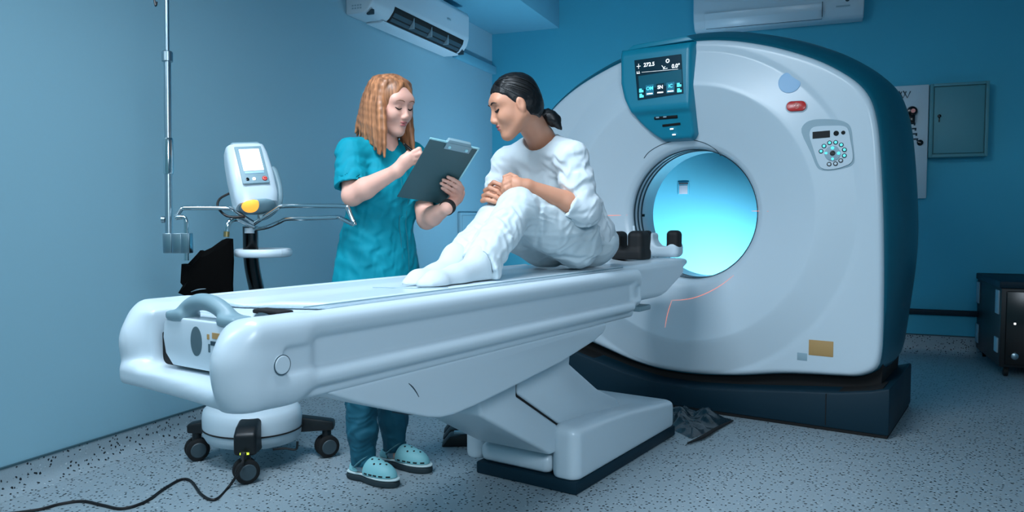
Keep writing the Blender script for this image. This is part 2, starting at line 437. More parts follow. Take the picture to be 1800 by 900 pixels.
# ------------------------------------------------------------------ air conditioners
def aircon(name, label, M, length, opened):
    """local x along the wall, y away from it, z up from the underside"""
    t = thing(name, M @ Vector((length/2, 0, 0)), label, 'air conditioner')
    prof = [(0, 0), (.13, .0), (.165, .018), (.205, .07), (.222, .125), (.225, .30), (.205, .335), (0, .335)]
    m = MB(M); m.prism(prof, 0, length, axis=0, bev=.012, seg=3); m.build('body', M_['white_matte'], t)
    nx, nz = .79, -.61
    if opened:
        m = MB(M); m.prism([(.150, .004), (.166, .012), (.207, .066), (.216, .098), (.2, .1), (.15, .03)], .27, length-.09, axis=0); m.build('air_outlet', M_['gap_black'], t)
        for i, (a, b) in enumerate((((.166, .009), (.181, .029)), ((.187, .036), (.205, .061)))):
            m = MB(M); m.prism([a, b, (b[0]-.006, b[1]+.005), (a[0]-.006, a[1]+.005)], .285, length-.105, axis=0); 
            m.build('louver', M_['dark_line'], t)
        for k in range(3):
            x = .27+(length-.36)*(k+1)/4; m = MB(M); m.box((x-.004, .16, .012), (x+.004, .212, .085), .001); m.build('fin', M_['mid_grey'], t)
        m = MB(M); m.prism([(.02, -.012), (.135, -.012), (.152, -.002), (.146, .002), (.02, -.004)], .22, length-.06, axis=0); m.build('flap', M_['white_matte'], t)
        for a, b in ((.03, .05), (length-.05, length-.03)):
            m = MB(M); m.box((a, .14, -.004), (b, .19, .03), .004); m.build('hinge_cover', M_['dark_line'], t)
        m = MB(M)
        for q in range(8): m.box((-.002, .05+.02*(q % 4), .03+.018*(q//4)), (.0005, .062+.02*(q % 4), .04+.018*(q//4)))
        m.build('side_screws', M_['mid_grey'], t)
        m = MB(M); m.box((length*.72, .2245, .19), (length*.76, .2275, .205), .001); m.build('emblem', M_['mid_grey'], t)
    else:
        m = MB(M); m.prism([(.168, .016), (.212, .075), (.226, .124), (.232, .122), (.218, .07), (.174, .01)], .09, length-.3, axis=0, bev=.003); m.build('flap', M_['white_plastic'], t)
        m = MB(M); m.prism([(.164, .011), (.170, .019), (.178, .016), (.171, .008)], .1, length-.3, axis=0); m.build('flap_gap', M_['dark_line'], t)
        m = MB(M); m.box((length-.301, .2, .02), (length-.296, .231, .13)); m.build('flap_end_gap', M_['dark_line'], t)
        m = MB(M); m.lathe([(.016, 0), (.016, .004)], 20, M=frame((length-.12, .222, .13), (0, 1, 0))); m.build('receiver_window', M_['dark_line'], t)
        m = MB(M); m.box((length-.2, .21, .08), (length-.1, .214, .092)); m.build('emblem', M_['mid_grey'], t)
    return t
# left wall: local x runs towards the corner, y away from the wall
MLA = MR @ Matrix(((0, 1, 0, 0.0), (1, 0, 0, -2.43), (0, 0, 1, 2.395), (0, 0, 0, 1)))
aircon('air_conditioner', 'white wall air conditioner on the left wall with its dark louvre slot open', MLA, 1.44, True)
MBA = MR @ Matrix(((1, 0, 0, 1.905), (0, -1, 0, 0.0), (0, 0, 1, 2.615), (0, 0, 0, 1)))
aircon('air_conditioner', 'white air conditioner on the back wall above the scanner with its flap closed', MBA, 1.29, False)

# ------------------------------------------------------------------ back wall fittings on the right
t = thing('switch_panel', rw(3.56, 0, 1.22), 'narrow white switch panel on the back wall with a black rotary switch', 'control panel')
MW = MR @ Matrix(((1, 0, 0, 0), (0, -1, 0, 0), (0, 0, 1, 0), (0, 0, 0, 1)))     # x along wall, y out of the wall
MW_flip = MW
m = MB(MR); m.box((3.42, -.07, 1.215), (3.668, 0, 2.085), .006); m.build('housing', M_['white_matte'], t)
u, v, z = onwall(1603, 196, 'back', .07)
m = MB(); m.lathe([(.036, 0), (.04, .012), (.034, .035), (.02, .04)], 24, M=frame(rw(u, -.07, z), -EY)); m.build('rotary_switch', M_['black_gloss'], t)
m = MB(MR); m.box((u-.03, -.12, z-.09), (u+.02, -.07, z-.03), .008); m.build('switch_lever', M_['black_gloss'], t)
m = MB(); m.lathe([(.016, 0), (.016, .006)], 20, M=frame(rw(u+.004, -.111, z), -EY)); m.build('switch_cap', M_['red_button'], t)
u, v, z = onwall(1617, 251, 'back', .07)
m = MB(); m.lathe([(.022, 0), (.022, .014), (.016, .018)], 24, M=frame(rw(u, -.07, z), -EY)); m.build('push_button', M_['black_gloss'], t)
m = MB(MR)
for k in range(4):
    u, v, z = onwall(1604+k*1.6, 217+k*9.2, 'back', .07); m.box((u-.05, -.073, z-.006), (u+.02, -.07, z+.006)); m.box((u+.008, -.073, z-.016), (u+.02, -.07, z+.006))
m.build('toggle_switches', M_['dark_line'], t)
u, v, z = onwall(1585, 168, 'back', .07)
m = MB(MR)
for k in range(3):
    m.tube([(u-.05+.03*k, -.071, z+.035), (u-.02+.03*k, -.071, z-.02), (u+.0+.03*k, -.071, z+.03)], .004, 6)
m.build('symbol', M_['dark_line'], t)

t = thing('metal_cabinet', rw(3.86, 0, 1.525), 'grey-green metal wall cabinet with a small lock on the back wall', 'cabinet')
m = MB(MR); m.box((3.672, -.10, 1.525), (4.06, 0, 2.08), .004); m.build('body', M_['cabinet_paint'], t)
m = MB(MR)
for lo, hi in (((3.672, 1.525), (3.694, 2.08)), ((4.038, 1.525), (4.06, 2.08)), ((3.694, 1.525), (4.038, 1.547)), ((3.694, 2.058), (4.038, 2.08))):
    m.box((lo[0], -.118, lo[1]), (hi[0], -.1, hi[1]), .002)
m.build('frame', M_['cabinet_paint'], t)
d = MB(MR).box((3.7, -.113, 1.553), (4.032, -.1, 2.052), .003).build('door', M_['cabinet_paint'], t)
m = MB(); m.lathe([(.012, 0), (.012, .01), (.009, .012)], 18, M=frame(rw(3.735, -.113, 1.835), -EY)); m.box((-.004, -.045, .002), (.004, -.012, .008), .001, M=frame(rw(3.735, -.113, 1.835), -EY)); m.build('lock', M_['black_gloss'], d)

# low black equipment rack at the right edge
P0 = at(1755, 663, z=0)-CO; ru, rv = float(P0@EX), float(P0@EY)
t = thing('equipment_cabinet', rw(ru+.3, rv+.4, 0), 'low black equipment cabinet on casters at the right edge by the back wall', 'cabinet')
m = MB(MR); m.box((ru, rv, .07), (ru+.62, rv+.86, .60), .008); m.build('body', M_['dark_plastic'], t)
m = MB(MR); m.box((ru-.012, rv-.015, .60), (ru+.635, rv+.87, .645), .006); m.build('top', M_['navy_base'], t)
m = MB(MR); m.box((ru+.03, rv-.014, .09), (ru+.6, rv, .58), .005); d = m.build('door', M_['black_gloss'], t)
m = MB(MR); m.box((ru+.075, rv-.018, .36), (ru+.087, rv-.0142, .372), .002); m.build('indicator_light', M_['led_white'], d)
m = MB(); m.lathe([(.022, 0), (.022, .01), (.014, .014)], 20, M=frame(rw(ru+.085, rv-.014, .15), -EY)); m.build('lock', M_['steel'], d)
for y0, z0, z1 in ((rv+.03, .42, .58), (rv+.03, .16, .26), (rv+.72, .42, .58), (rv+.72, .12, .26)):
    m = MB(MR); m.box((ru-.010, y0, z0), (ru-.0005, y0+.1, z1), .002); m.build('edge_reflection', M_['mid_grey'], t)  # pale strips painted as reflections along the cabinet's side edges
for du, dv in ((.05, .06), (.57, .06), (.05, .8), (.57, .8)):
    m = MB(MR); m.lathe([(.03, -.012), (.032, -.006), (.032, .006), (.03, .012)], 18, M=frame((ru+du, rv+dv, .033), (1, 0, 0), (0, 1, 0))); m.box((ru+du-.016, rv+dv-.02, .035), (ru+du+.016, rv+dv+.02, .072), .003); m.build('caster', M_['black_rubber'], t)
# ------------------------------------------------------------------ the scanner (bore along y)
GX, GZ, BR = .05, 1.09, .375
gantry = thing('medical_scanner', (GX, 1.45, 0), 'big white and teal ring-shaped body scanner on a dark base behind the seated patient', 'medical scanner')
OUT = [(.05, 2.056), (.2, 2.045), (.34, 2.02), (.5, 1.975), (.64, 1.922), (.76, 1.865), (.87, 1.795), (.95, 1.725), (1.0, 1.645), (1.03, 1.53), (1.045, 1.40), (1.06, 1.2), (1.07, 1.0), (1.077, .75), (1.078, .5), (1.072, .38), (1.05, .315),
       (.98, .275), (.9, .265), (.74, .255), (.58, .24), (.36, .205), (.12, .185), (-.09, .19), (-.27, .22), (-.45, .275), (-.62, .325), (-.8, .355), (-.93, .36), (-.965, .40), (-.975, .5), (-.977, .75), (-.97, 1.0), (-.96, 1.2), (-.945, 1.40), (-.93, 1.53), (-.9, 1.645), (-.85, 1.725), (-.77, 1.795), (-.66, 1.865), (-.54, 1.922), (-.4, 1.975), (-.24, 2.02), (-.1, 2.045)]
_o = np.array([p[:2] for p in catmull([np.array(q) for q in OUT+[OUT[0]]], 6)])
NA = 288; TH = np.linspace(0, 2*PI, NA, endpoint=False)
_a = np.unwrap(np.arctan2(_o[:, 1]-GZ, _o[:, 0]-GX)); _r = np.hypot(_o[:, 0]-GX, _o[:, 1]-GZ); _k = np.argsort(_a)
RO = np.interp(TH, _a[_k], _r[_k], period=2*PI)
def fy(x, z):
    r = np.hypot(np.asarray(x)-GX, np.asarray(z)-GZ)
    return np.interp(r, [.375, .385, .41, .45, .55, .71, .73, .90, .93, 1.4], [1.205, 1.185, 1.168, 1.155, 1.118, 1.062, 1.064, 1.098, 1.092, 1.085])
vs, fs = [], []
LV = 96
for i in range(LV+1):
    r = BR+(RO-BR)*(i/LV); x = GX+r*np.cos(TH); z = GZ+r*np.sin(TH); e = RO-r
    y = fy(x, z)+np.where(e < .035, .035-np.sqrt(np.maximum(0, .035**2-(.035-np.minimum(e, .035))**2)), 0)
    vs += list(zip(x, y, z))
for yy in (1.145, 1.165):
    vs += list(zip(GX+RO*np.cos(TH), np.full(NA, yy), GZ+RO*np.sin(TH)))
def rings(n, m, base=0): return [(base+i*m+k, base+(i+1)*m+k, base+(i+1)*m+(k+1) % m, base+i*m+(k+1) % m) for i in range(n-1) for k in range(m)]
front = mesh_obj('front_cover', vs, rings(LV+3, NA), M_['white_plastic'], gantry, auto=50)
FB = bvh_of(front)
def onfront(px, py, off=.002):
    d = Vector(FW+RT*(px-900)/F_PX-UP*(py-450)/F_PX).normalized(); p, n, i, dist = FB.ray_cast(Vector(CAM), d)
    if p is None: return np.array(at(px, py, y=1.17))
    return np.array(p+(n if n.dot(d) < 0 else -n)*off)
# teal rear shell
vs = []; prof = [(1.118, -.02), (1.12, .004), (1.14, .02), (1.2, .05), (1.3, .08), (1.42, .098), (1.55, .10), (1.68, .09), (1.78, .06), (1.86, .01), (1.895, -.05), (1.9, -.1)]
sfac = np.clip((np.sin(TH)+.95)/.9, 0, 1); sfac = sfac*sfac*(3-2*sfac)
for yy, off in prof:
    r = RO+off*np.where(off > 0, sfac, 1); vs += list(zip(GX+r*np.cos(TH), np.full(NA, yy), GZ+r*np.sin(TH)))
for r0, yy in ((.74, 1.88), (.6, 1.8)): vs += list(zip(GX+r0*np.cos(TH), np.full(NA, yy), GZ+r0*np.sin(TH)))
mesh_obj('rear_shell', vs, rings(len(prof)+2, NA), M_['teal_shell'], gantry, auto=60)
# bore liner with its three dark rings
vs = []; lp = [(BR, 1.2), (BR-.004, 1.22), (BR-.004, 1.5), (.385, 1.52), (.44, 1.62), (.53, 1.74), (.61, 1.81)]
for r0, yy in lp: vs += list(zip(GX+r0*np.cos(TH), np.full(NA, yy), GZ+r0*np.sin(TH)))
mesh_obj('bore_liner', vs, rings(len(lp), NA), M_['white_plastic'], gantry)
for yy in (1.222, 1.272, 1.322):
    vs = []
    for r0, y2 in ((BR-.0035, yy-.009), (BR-.007, yy-.008), (BR-.007, yy+.008), (BR-.0035, yy+.009)): vs += list(zip(GX+r0*np.cos(TH), np.full(NA, y2), GZ+r0*np.sin(TH)))
    mesh_obj('bore_ring', vs, rings(4, NA), M_['dark_line'], gantry)
p0 = at(1130, 377, x=GX-BR+.012)
m = MB(); m.box((p0[0]-.006, 1.33, 1.083-.008), (p0[0]+.0, 1.36, 1.083+.008), .002); m.build('laser_port', M_['black_gloss'], gantry)
# seam above the bore, drawn as a groove line
m = MB(); m.tube([onfront(*q, .0005) for q in ((1132, 278), (1140, 268), (1155, 258), (1172, 251), (1195, 246), (1217, 246), (1240, 252), (1257, 262), (1267, 274))], .0022, 6, smooth=4); m.build('cover_seam', M_['dark_line'], gantry)
# display panel
pz = np.linspace(2.045, 1.505, 60); NU = 40
xl = np.interp(-pz, [-2.05, -1.845, -1.76, -1.675, -1.62, -1.58, -1.545, -1.515, -1.50], [-.338, -.333, -.31, -.269, -.228, -.19, -.15, -.105, -.09]); xr = np.interp(-pz, [-2.05, -1.54, -1.515, -1.5], [.105, .102, .085, .06])
vs = []
for i, z in enumerate(pz):
    for k in range(NU+1):
        x = xl[i]+(xr[i]-xl[i])*k/NU; e = min(x-xl[i], xr[i]-x); ev = min(2.045-z, z-1.505)
        yb = float(np.interp(z, [1.5, 1.60, 1.655, 1.675, 1.70, 2.0, 2.05], [1.112, 1.075, 1.055, 1.03, 1.024, 1.03, 1.05]))
        s = min(1, e/.02); s = math.sqrt(max(0, 1-(1-s)**2)); s2 = min(1, ev/.02); s2 = math.sqrt(max(0, 1-(1-s2)**2)); s = min(s, s2)
        back = max(float(fy(x, z))+.004, yb+.01); vs.append((x, back+(yb-back)*s, z))
for k in range(NU+1): pass
fs = [(i*(NU+1)+k, i*(NU+1)+k+1, (i+1)*(NU+1)+k+1, (i+1)*(NU+1)+k) for i in range(len(pz)-1) for k in range(NU)]
panel = mesh_obj('display_panel', vs, [f[::-1] for f in fs], M_['teal_panel'], gantry, auto=None)
m = MB(); 
for a in (0,):
    m.prism([(-.30, 2.035), (.10, 2.045), (.06, 2.075), (-.26, 2.062)], 1.055, 1.2, axis=1, bev=.006)
m.build('panel_top', M_['teal_panel'], gantry)
def SP(px, py, y=1.021): return at(px, py, y=y)
c = [SP(1115, 106), SP(1197, 95), SP(1201, 164), SP(1121, 176)]
scr = thing_parts = None
def quad_slab(name, pts, m, parent, depth=.006, normal=(0, -1, 0)):
    n = np.array(normal)*depth; v = [tuple(p) for p in pts]+[tuple(np.array(p)-n) for p in pts]; k = len(pts)
    return mesh_obj(name, v, [tuple(range(k)), tuple(range(2*k-1, k-1, -1))]+[(i, i+k, (i+1) % k+k, (i+1) % k) for i in range(k)], m, parent, smooth=False)
screen = quad_slab('screen', c, M_['screen_dark'], panel, .008)
def slab_px(name, pts, y, m, parent): return quad_slab(name, [SP(px, py, y) for px, py in pts], m, parent, .0006)
def skew(px, py): return (px, py)
quad_slab('display_band', [SP(1122, 134, 1.0205), SP(1198, 122, 1.0205), SP(1199, 146, 1.0205), SP(1124, 158, 1.0205)], M_['screen_mid'], screen, .0006)
SL = math.atan2(c[1][2]-c[0][2], c[1][0]-c[0][0])
def screen_text(txt, px, py, size, m, name='display_text'):
    p = SP(px, py, 1.0195); M = frame(p, (0, -1, 0), (math.cos(SL), 0, math.sin(SL)))
    v, f = text_mesh(txt, size, M, .0003, .0006); return mesh_obj(name, v, f, m, screen, smooth=False)
screen_text('272.5', 1141, 113.5, .030, M_['glow_white']); screen_text('0.0°', 1188, 116, .030, M_['glow_white'])
m = MB(); p = SP(1122.5, 116.5, 1.0195)
m.box((p[0]-.012, p[1], p[2]-.0015), (p[0]+.012, p[1]+.0005, p[2]+.0015)); m.box((p[0]-.0015, p[1], p[2]-.014), (p[0]+.0015, p[1]+.0005, p[2]+.014))
p = SP(1122, 127.5, 1.0195); m.box((p[0]-.009, p[1], p[2]-.006), (p[0]-.006, p[1]+.0005, p[2]+.007)); m.box((p[0]-.009, p[1], p[2]-.006), (p[0]+.01, p[1]+.0005, p[2]-.003)); m.box((p[0]+.003, p[1], p[2]-.006), (p[0]+.006, p[1]+.0005, p[2]+.008))
p = SP(1168, 118.5, 1.0195); m.tube([p+[-.016, 0, .012], p+[0, 0, -.008], p+[.018, 0, -.006]], .0016, 5); m.tube([p+[-.008, 0, -.01], p+[.004, 0, .006]], .0016, 5)
p = SP(1173.5, 107, 1.0195); m.tube([p+np.array([math.cos(a), 0, math.sin(a)])*.009 for a in np.linspace(0, 2*PI, 17)], .0025, 5)
a, b = SP(1128, 127, 1.0195), SP(1192, 121.5, 1.0195); m.tube([a, b], .0009, 5)
m.build('display_symbols', M_['glow_white'], screen)
for px, w, txt in ((1142, 14, 'OM'), (1160.5, 14, 'SN'), (1178.5, 14, 'IC')):
    yy = 157-(px-1142)*.12
    quad_slab('soft_key', [SP(px-w/2, yy-7, 1.0203), SP(px+w/2, yy-9, 1.0203), SP(px+w/2, yy+9.5, 1.0203), SP(px-w/2, yy+11.5, 1.0203)], M_['screen_dark' if txt == 'SN' else 'teal_panel'], screen, .0008)
    screen_text(txt, px, yy-1.5, .027, M_['glow_white' if txt == 'SN' else 'glow_cyan'])
    m = MB(); p = SP(px, yy+7.5, 1.0195); m.box((p[0]-.018, p[1], p[2]-.004), (p[0]+.018, p[1]+.0005, p[2]+.003)); m.build('key_bar', M_['glow_white'], screen)
for px, py in ((1127.5, 159), (1128, 168), (1194, 149), (1194.5, 158.5)):
    p = SP(px, py, 1.0195); m = MB(); m.box((p[0]-.014, p[1], p[2]-.011), (p[0]+.002, p[1]+.0005, p[2]+.011)); m.box((p[0]+.003, p[1], p[2]-.011), (p[0]+.012, p[1]+.0005, p[2]+.002)); m.build('arrow_key', M_['glow_cyan'], screen)
def panel_pt(px, py, off=.003):
    d = Vector(FW+RT*(px-900)/F_PX-UP*(py-450)/F_PX).normalized(); p, n, i, dist = PB.ray_cast(Vector(CAM), d)
    if p is None: return np.array(at(px, py, y=1.06))
    return np.array(p)+np.array([0, -off, 0])
PB = bvh_of(panel)
for x0, y0, x1, y1, w in ((1151, 208, 1191, 205, .009), (1165, 221, 1196, 217.5, .007)):
    m = MB(); m.tube([panel_pt(x0+(x1-x0)*k/4, y0+(y1-y0)*k/4, .001) for k in range(5)], w, 8, flat=1); m.build('vent_slot', M_['gap_black'], panel)
for px, py in ((1157, 207), (1170, 206), (1182, 227), (1186, 237)):
    p = panel_pt(px, py, .012); m = MB(); m.box((p[0]-.01, p[1]-.001, p[2]-.004), (p[0]+.01, p[1]+.003, p[2]+.004), .001); m.build('indicator', M_['glow_white' if py > 210 else 'mid_grey'], panel)
# emergency button
p, pn = None, None
def stick(bvh, px, py, off=0):
    d = Vector(FW+RT*(px-900)/F_PX-UP*(py-450)/F_PX).normalized(); p, n, i, dist = bvh.ray_cast(Vector(CAM), d)
    if n.dot(d) > 0: n = -n
    return np.array(p+n*off), np.array(n)
def oval(w, h, n=28): return [(math.copysign(max(0, w-h), math.cos(a)) + h*math.cos(a), h*math.sin(a)) for a in np.linspace(0, 2*PI, n, endpoint=False)]
def plate(name, center, poly, depth, m, parent, bev=.002):
    mb = MB(frame(center[0], center[1], (1, 0, 0))); mb.prism(poly, -.01, depth, axis=2, bev=bev); return mb.build(name, m, parent)
p = stick(FB, 1400, 187.5); pn = p[1]
plate('button_surround', p, oval(.054, .032), .004, M_['white_matte'], gantry)
eb = plate('emergency_button', p, oval(.048, .026), .016, M_['red_button'], gantry, .006)
m = MB(); q = p[0]+pn*.0165
m.tube([q+np.array([math.cos(a), 0, math.sin(a)])*.014 for a in np.linspace(0, 2*PI, 21)], .002, 5); m.tube([q+[0, 0, .004], q+[0, 0, .013]], .002, 5); m.tube([q+[-.007, 0, -.008], q+[0, 0, .004], q+[.007, 0, -.008]], .002, 5)
m.build('button_symbol', M_['pale_red'], eb)
# speaker disc and label
p, pn = stick(FB, 1388, 145); m = MB(); m.lathe([(.056, -.012), (.056, .004), (.05, .006), (.02, .004), (.0, .004)], 40, M=frame(p, pn)); m.build('speaker_disc', M_['sticker_cyan'], gantry)
p, pn = stick(FB, 1443, 614); m = MB(frame(p, pn, (1, 0, 0))); m.box((-.06, -.035, -.003), (.06, .045, .002), .001); m.build('warning_label', M_['orange_label'], gantry)
p, pn = stick(FB, 1410, 627); m = MB(frame(p, pn, (1, 0, 0))); m.box((-.025, -.02, -.003), (.025, .02, .0015), .001); m.build('small_label', M_['mid_grey'], gantry)
# keypad
def front_poly(name, pts, off0, off1, m, parent, smooth=3):
    q2 = [np.array(q, float) for q in pts]; q2 = catmull([q2[-1]]+q2+[q2[0], q2[1]], smooth)[smooth:-smooth-1]
    P = [onfront(*q, 0) for q in q2]; k = len(P); n = stick(FB, 1460, 258)[1]
    v = [p+n*off1 for p in P]+[p+n*off0 for p in P]
    return mesh_obj(name, v, [tuple(range(k)), tuple(range(2*k-1, k-1, -1))]+[(i, i+k, (i+1) % k+k, (i+1) % k) for i in range(k)], m, parent, auto=30)
kp = front_poly('keypad', [(1409, 233), (1414, 218), (1428, 211), (1450, 209.5), (1472, 211), (1488, 216), (1496, 226), (1499, 250), (1502, 280), (1496, 291), (1478, 297), (1460, 300), (1444, 299), (1435, 292), (1425, 268)], -.01, .0025, M_['mid_grey'], gantry)
kpl = front_poly('key_plate', [(1423, 238), (1427, 226), (1438, 222.5), (1460, 221.5), (1482, 222), (1491, 229), (1495, 248), (1499, 272), (1496, 286), (1480, 294), (1460, 298), (1446, 296.5), (1438, 287), (1429, 260)], 0, .009, M_['white_plastic'], kp)
KB = bvh_of(kpl); KN = stick(FB, 1460, 258)[1]
def K(X, Y, off=.0006): return stick(KB, 1380+X/8.18, 200+Y/8.18)[0]+KN*off
pts = [K(395, 262), K(645, 240), K(645, 340), K(395, 360)]; quad_slab('readout', [p+KN*.001 for p in pts], M_['black_rubber'], kpl, .002, KN)
for X, Y, r in ((735, 282, .0128), (837, 272, .0098)):
    m = MB(); m.lathe([(r, -.004), (r, .002), (r*.8, .004)], 20, M=frame(K(X, Y), KN)); m.build('knob', M_['black_gloss'], kpl)
m = MB(); m.lathe([(.038, -.003), (.038, .0015), (.034, .0025)], 32, M=frame(K(683, 568), KN)); dp = m.build('control_ring', M_['mid_grey'], kpl)
for dx, dy in ((0, -75), (0, 82), (-92, 0), (88, 0)):
    m = MB(); m.lathe([(.008, 0), (.008, .004), (.006, .005)], 14, M=frame(K(683+dx, 568+dy), KN)); m.build('arrow_button', M_['glow_cyan'], dp)
m = MB(); m.lathe([(.013, 0), (.013, .005), (.008, .006), (.007, .004)], 22, M=frame(K(683, 568), KN)); m.build('centre_button', M_['dark_plastic'], dp)
for X, Y in ((517, 540), (560, 465), (640, 418), (728, 412), (808, 447), (853, 518), (852, 603), (800, 672), (725, 718), (633, 725)):
    kb = MB().lathe([(.0112, -.003), (.0112, .002), (.010, .003)], 16, M=frame(K(X, Y), KN)).build('key', M_['dark_plastic'], kpl)
    MB().lathe([(.0068, .002), (.0068, .0042)], 12, M=frame(K(X, Y), KN)).build('key_light', M_['glow_cyan' if Y < 610 else 'white_plastic'], kpl)
# positioning laser light imitated by thin glowing strips laid on the cover
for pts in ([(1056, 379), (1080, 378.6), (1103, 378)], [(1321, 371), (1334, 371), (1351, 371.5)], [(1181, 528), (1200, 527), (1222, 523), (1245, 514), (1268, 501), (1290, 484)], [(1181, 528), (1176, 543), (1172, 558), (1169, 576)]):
    m = MB(); m.tube([onfront(*q, .0012) for q in pts], [.0005, .0012, .0012, .0005], 6, smooth=4); m.build('painted_laser_line', M_['glow_laser'], gantry)
# base
TOPB = [(1.13, .25), (1.05, .226), (.9, .2), (.74, .186), (.58, .17), (.36, .148), (.12, .132), (-.09, .136), (-.27, .168), (-.45, .215), (-.62, .26), (-.95, .33)]
m = MB(); m.prism([(1.13, .015)]+TOPB+[(-.95, .015)], 1.0, 1.8, axis=1, bev=.012); base = m.build('base', M_['navy_base'], gantry, auto=30)
m = MB(); m.prism([(1.06, .1)]+[(x*.955, z+.17) for x, z in TOPB]+[(-.9, .1)], 1.16, 1.74, axis=1); m.prism([(1.1, .1)]+[(x*.97, z-.004) for x, z in TOPB]+[(-.92, .1)], 1.03, 1.2, axis=1); m.build('shadow_gap', M_['gap_black'], gantry)  # black filler stands in for the shade between cover and base
m = MB(); m.box((-.94, 1.008, 0), (1.122, 1.79, .02)); m.build('toe_strip', M_['gap_black'], base)
m = MB(); m.box((.838, .9975, .03), (.842, 1.002, .188)); m.build('panel_seam', M_['gap_black'], base)

# cable cover lying on the floor between table and scanner
cc = thing('cable_cover', (.3, .8, 0), 'crumpled dark plastic sheeting over cables on the floor between table foot and scanner', 'cover')
quad = [at(1216, 772, z=0), at(1292, 738, z=0)+[0, -.02, 0], np.array([.1, .975, 0]), np.array([.03, .70, 0])]
NUc, NVc = 40, 30; vs = []
for j in range(NVc+1):
    for i in range(NUc+1):
        s, tt = i/NUc, j/NVc; p = quad[0]*(1-s)*(1-tt)+quad[1]*s*(1-tt)+quad[2]*s*tt+quad[3]*(1-s)*tt
        e = min(1, 5*min(s, 1-s, tt, 1-tt)); e2 = min(s, 1-s, tt, 1-tt)
        hgt = .002+e*(.035+.02*math.sin(9*s+2*math.sin(7*tt))+.018*abs(math.sin(14*tt+5*s))+.008*math.sin(31*s+23*tt))
        vs.append((p[0], p[1], max(.002, hgt)))
fs = [(j*(NUc+1)+i, j*(NUc+1)+i+1, (j+1)*(NUc+1)+i+1, (j+1)*(NUc+1)+i) for j in range(NVc) for i in range(NUc)]
mesh_obj('sheet', vs, fs, M_['plastic_wrap'], cc, auto=None)
m = MB(); m.tube([at(1209, 779, z=.008), at(1235, 768, z=.012), at(1262, 752, z=.008), at(1288, 739, z=.008)], [.006, .014, .012, .006], 8, smooth=4, flat=.5); m.build('weighted_edge', M_['gap_black'], cc)

# ------------------------------------------------------------------ the patient table
table = thing('patient_table', (0, 0, 0), 'long white motorised patient table on a slanted lifting column in front of the scanner', 'medical table')
# foot
m = MB(); m.box((-.235, -.497, 0), (.245, .502, .052), .008); m.build('plinth', M_['navy_base'], table)
f = Field((-.36, -.58, .04), (.32, .58, .34), .006)
f.box((0, .03, .125), (.235, .46, .085), .04, k=0)
f.plane((0, .2, .212), (0, .12, 1), .02)
ff = f.build('foot_cover', M_['white_plastic'], table)
f = Field((.08, -.58, .04), (.3, .58, .34), .005)
f.box((.185, 0, .15), (.062, .498, .12), .045, k=0); f.plane((.24, -.3, .262), (.0, .11, 1), .03); f.plane((.2, 0, .262), (.35, .02, 1), .03); f.plane((0, 0, .053), (0, 0, -1))
f.build('side_cover', M_['white_plastic'], table)
f = Field((-.36, -.58, .04), (-.18, .58, .34), .005)
f.box((-.27, -.02, .15), (.048, .46, .12), .045, k=0); f.plane((0, 0, .2), (0, .1, 1), .03); f.plane((0, 0, .053), (0, 0, -1))
f.build('side_cover', M_['white_plastic'], table)
m = MB(); m.box((-.222, -.494, .055), (.122, -.3, .135), .03, 3); m.build('front_roller_cover', M_['white_plastic'], table)
# lifting column, two slanted covers with a seam between them
m = MB(); m.prism([(-.53, .152), (-.985, .402), (-1.02, .62), (-.76, .62), (-.765, .43), (-.395, .212), (-.42, .145)], -.2, .15, axis=0, bev=.014, seg=3); m.build('lift_arm', M_['white_plastic'], table, auto=30)
m = MB(); m.prism([(-.385, .214), (-.757, .435), (-.75, .62), (-.36, .62), (-.385, .487), (-.14, .338), (.045, .262), (.1, .2), (-.2, .16)], -.205, .152, axis=0, bev=.012, seg=3); m.build('lift_arm', M_['white_plastic'], table, auto=30)
m = MB(); m.prism([(-.4, .2), (-.77, .43), (-.75, .6), (-.5, .58), (-.3, .24)], -.19, .14, axis=0); m.build('arm_core', M_['gap_black'], table)
# carriage under the table top
prof = [(-1.79, .655), (-1.66, .600), (-1.51, .546), (-1.40, .508), (-1.34, .494), (-1.28, .490), (-1.18, .495), (-1.02, .510), (-.65, .548), (-.40, .590), (-.325, .612), (-.30, .632), (-.30, .655)]
m = MB(); m.prism(prof, -.25, .272, axis=0, bev=.035, seg=5)
car = m.build('carriage', M_['white_plastic'], table, auto=50)
m = MB(); m.tube([(.268, -1.50, .635), (.272, -1.46, .60), (.26, -1.42, .545), (.2, -1.385, .505), (.1, -1.365, .492)], .002, 6, smooth=5); m.build('carriage_seam', M_['dark_line'], table)
# top shell with the two long rails
f = Field((-.38, -2.12, .6), (.37, .03, .9), .006)
f.box((0, -1.0, .745), (.278, .95, .098), .02, k=0)
for sx, ye in ((1, -1.985), (-1, -1.905)):
    f.cap((sx*.277, ye, .826), (sx*.277, -.06, .826), .031, k=.012)           # upper rail
    f.cap((sx*.286, ye+.02, .700), (sx*.286, -.11, .700), .021, k=.012)       # lower rail
    f.box((sx*.26, -.06, .765), (.045, .04, .07), .03, k=.02)                  # rail end
    f.box((sx*.25, ye+.05, .752), (.06, .105, .1), .05, k=.02)              # rounded end
    f.ell((sx*.25, ye, .752), (.058, .09, .096), k=.02)
    f.cap((sx*.25, ye-.025, .70), (sx*.25, ye+.08, .69), .045, .045, k=.03)
    f.box((sx*.315, -.99, .757), (.022, .945 if sx > 0 else .88, .030), .014, k=.01, sub=True)   # long groove
f.box((0, -1.925, .667), (.25, .08, .027), .024, R=np.array([[math.cos(-.12), -math.sin(-.12), 0], [math.sin(-.12), math.cos(-.12), 0], [0, 0, 1]]), k=.03)   # bottom bowl of the end
f.box((0, -1.2, .675), (.265, .8, .03), .02, k=.02)
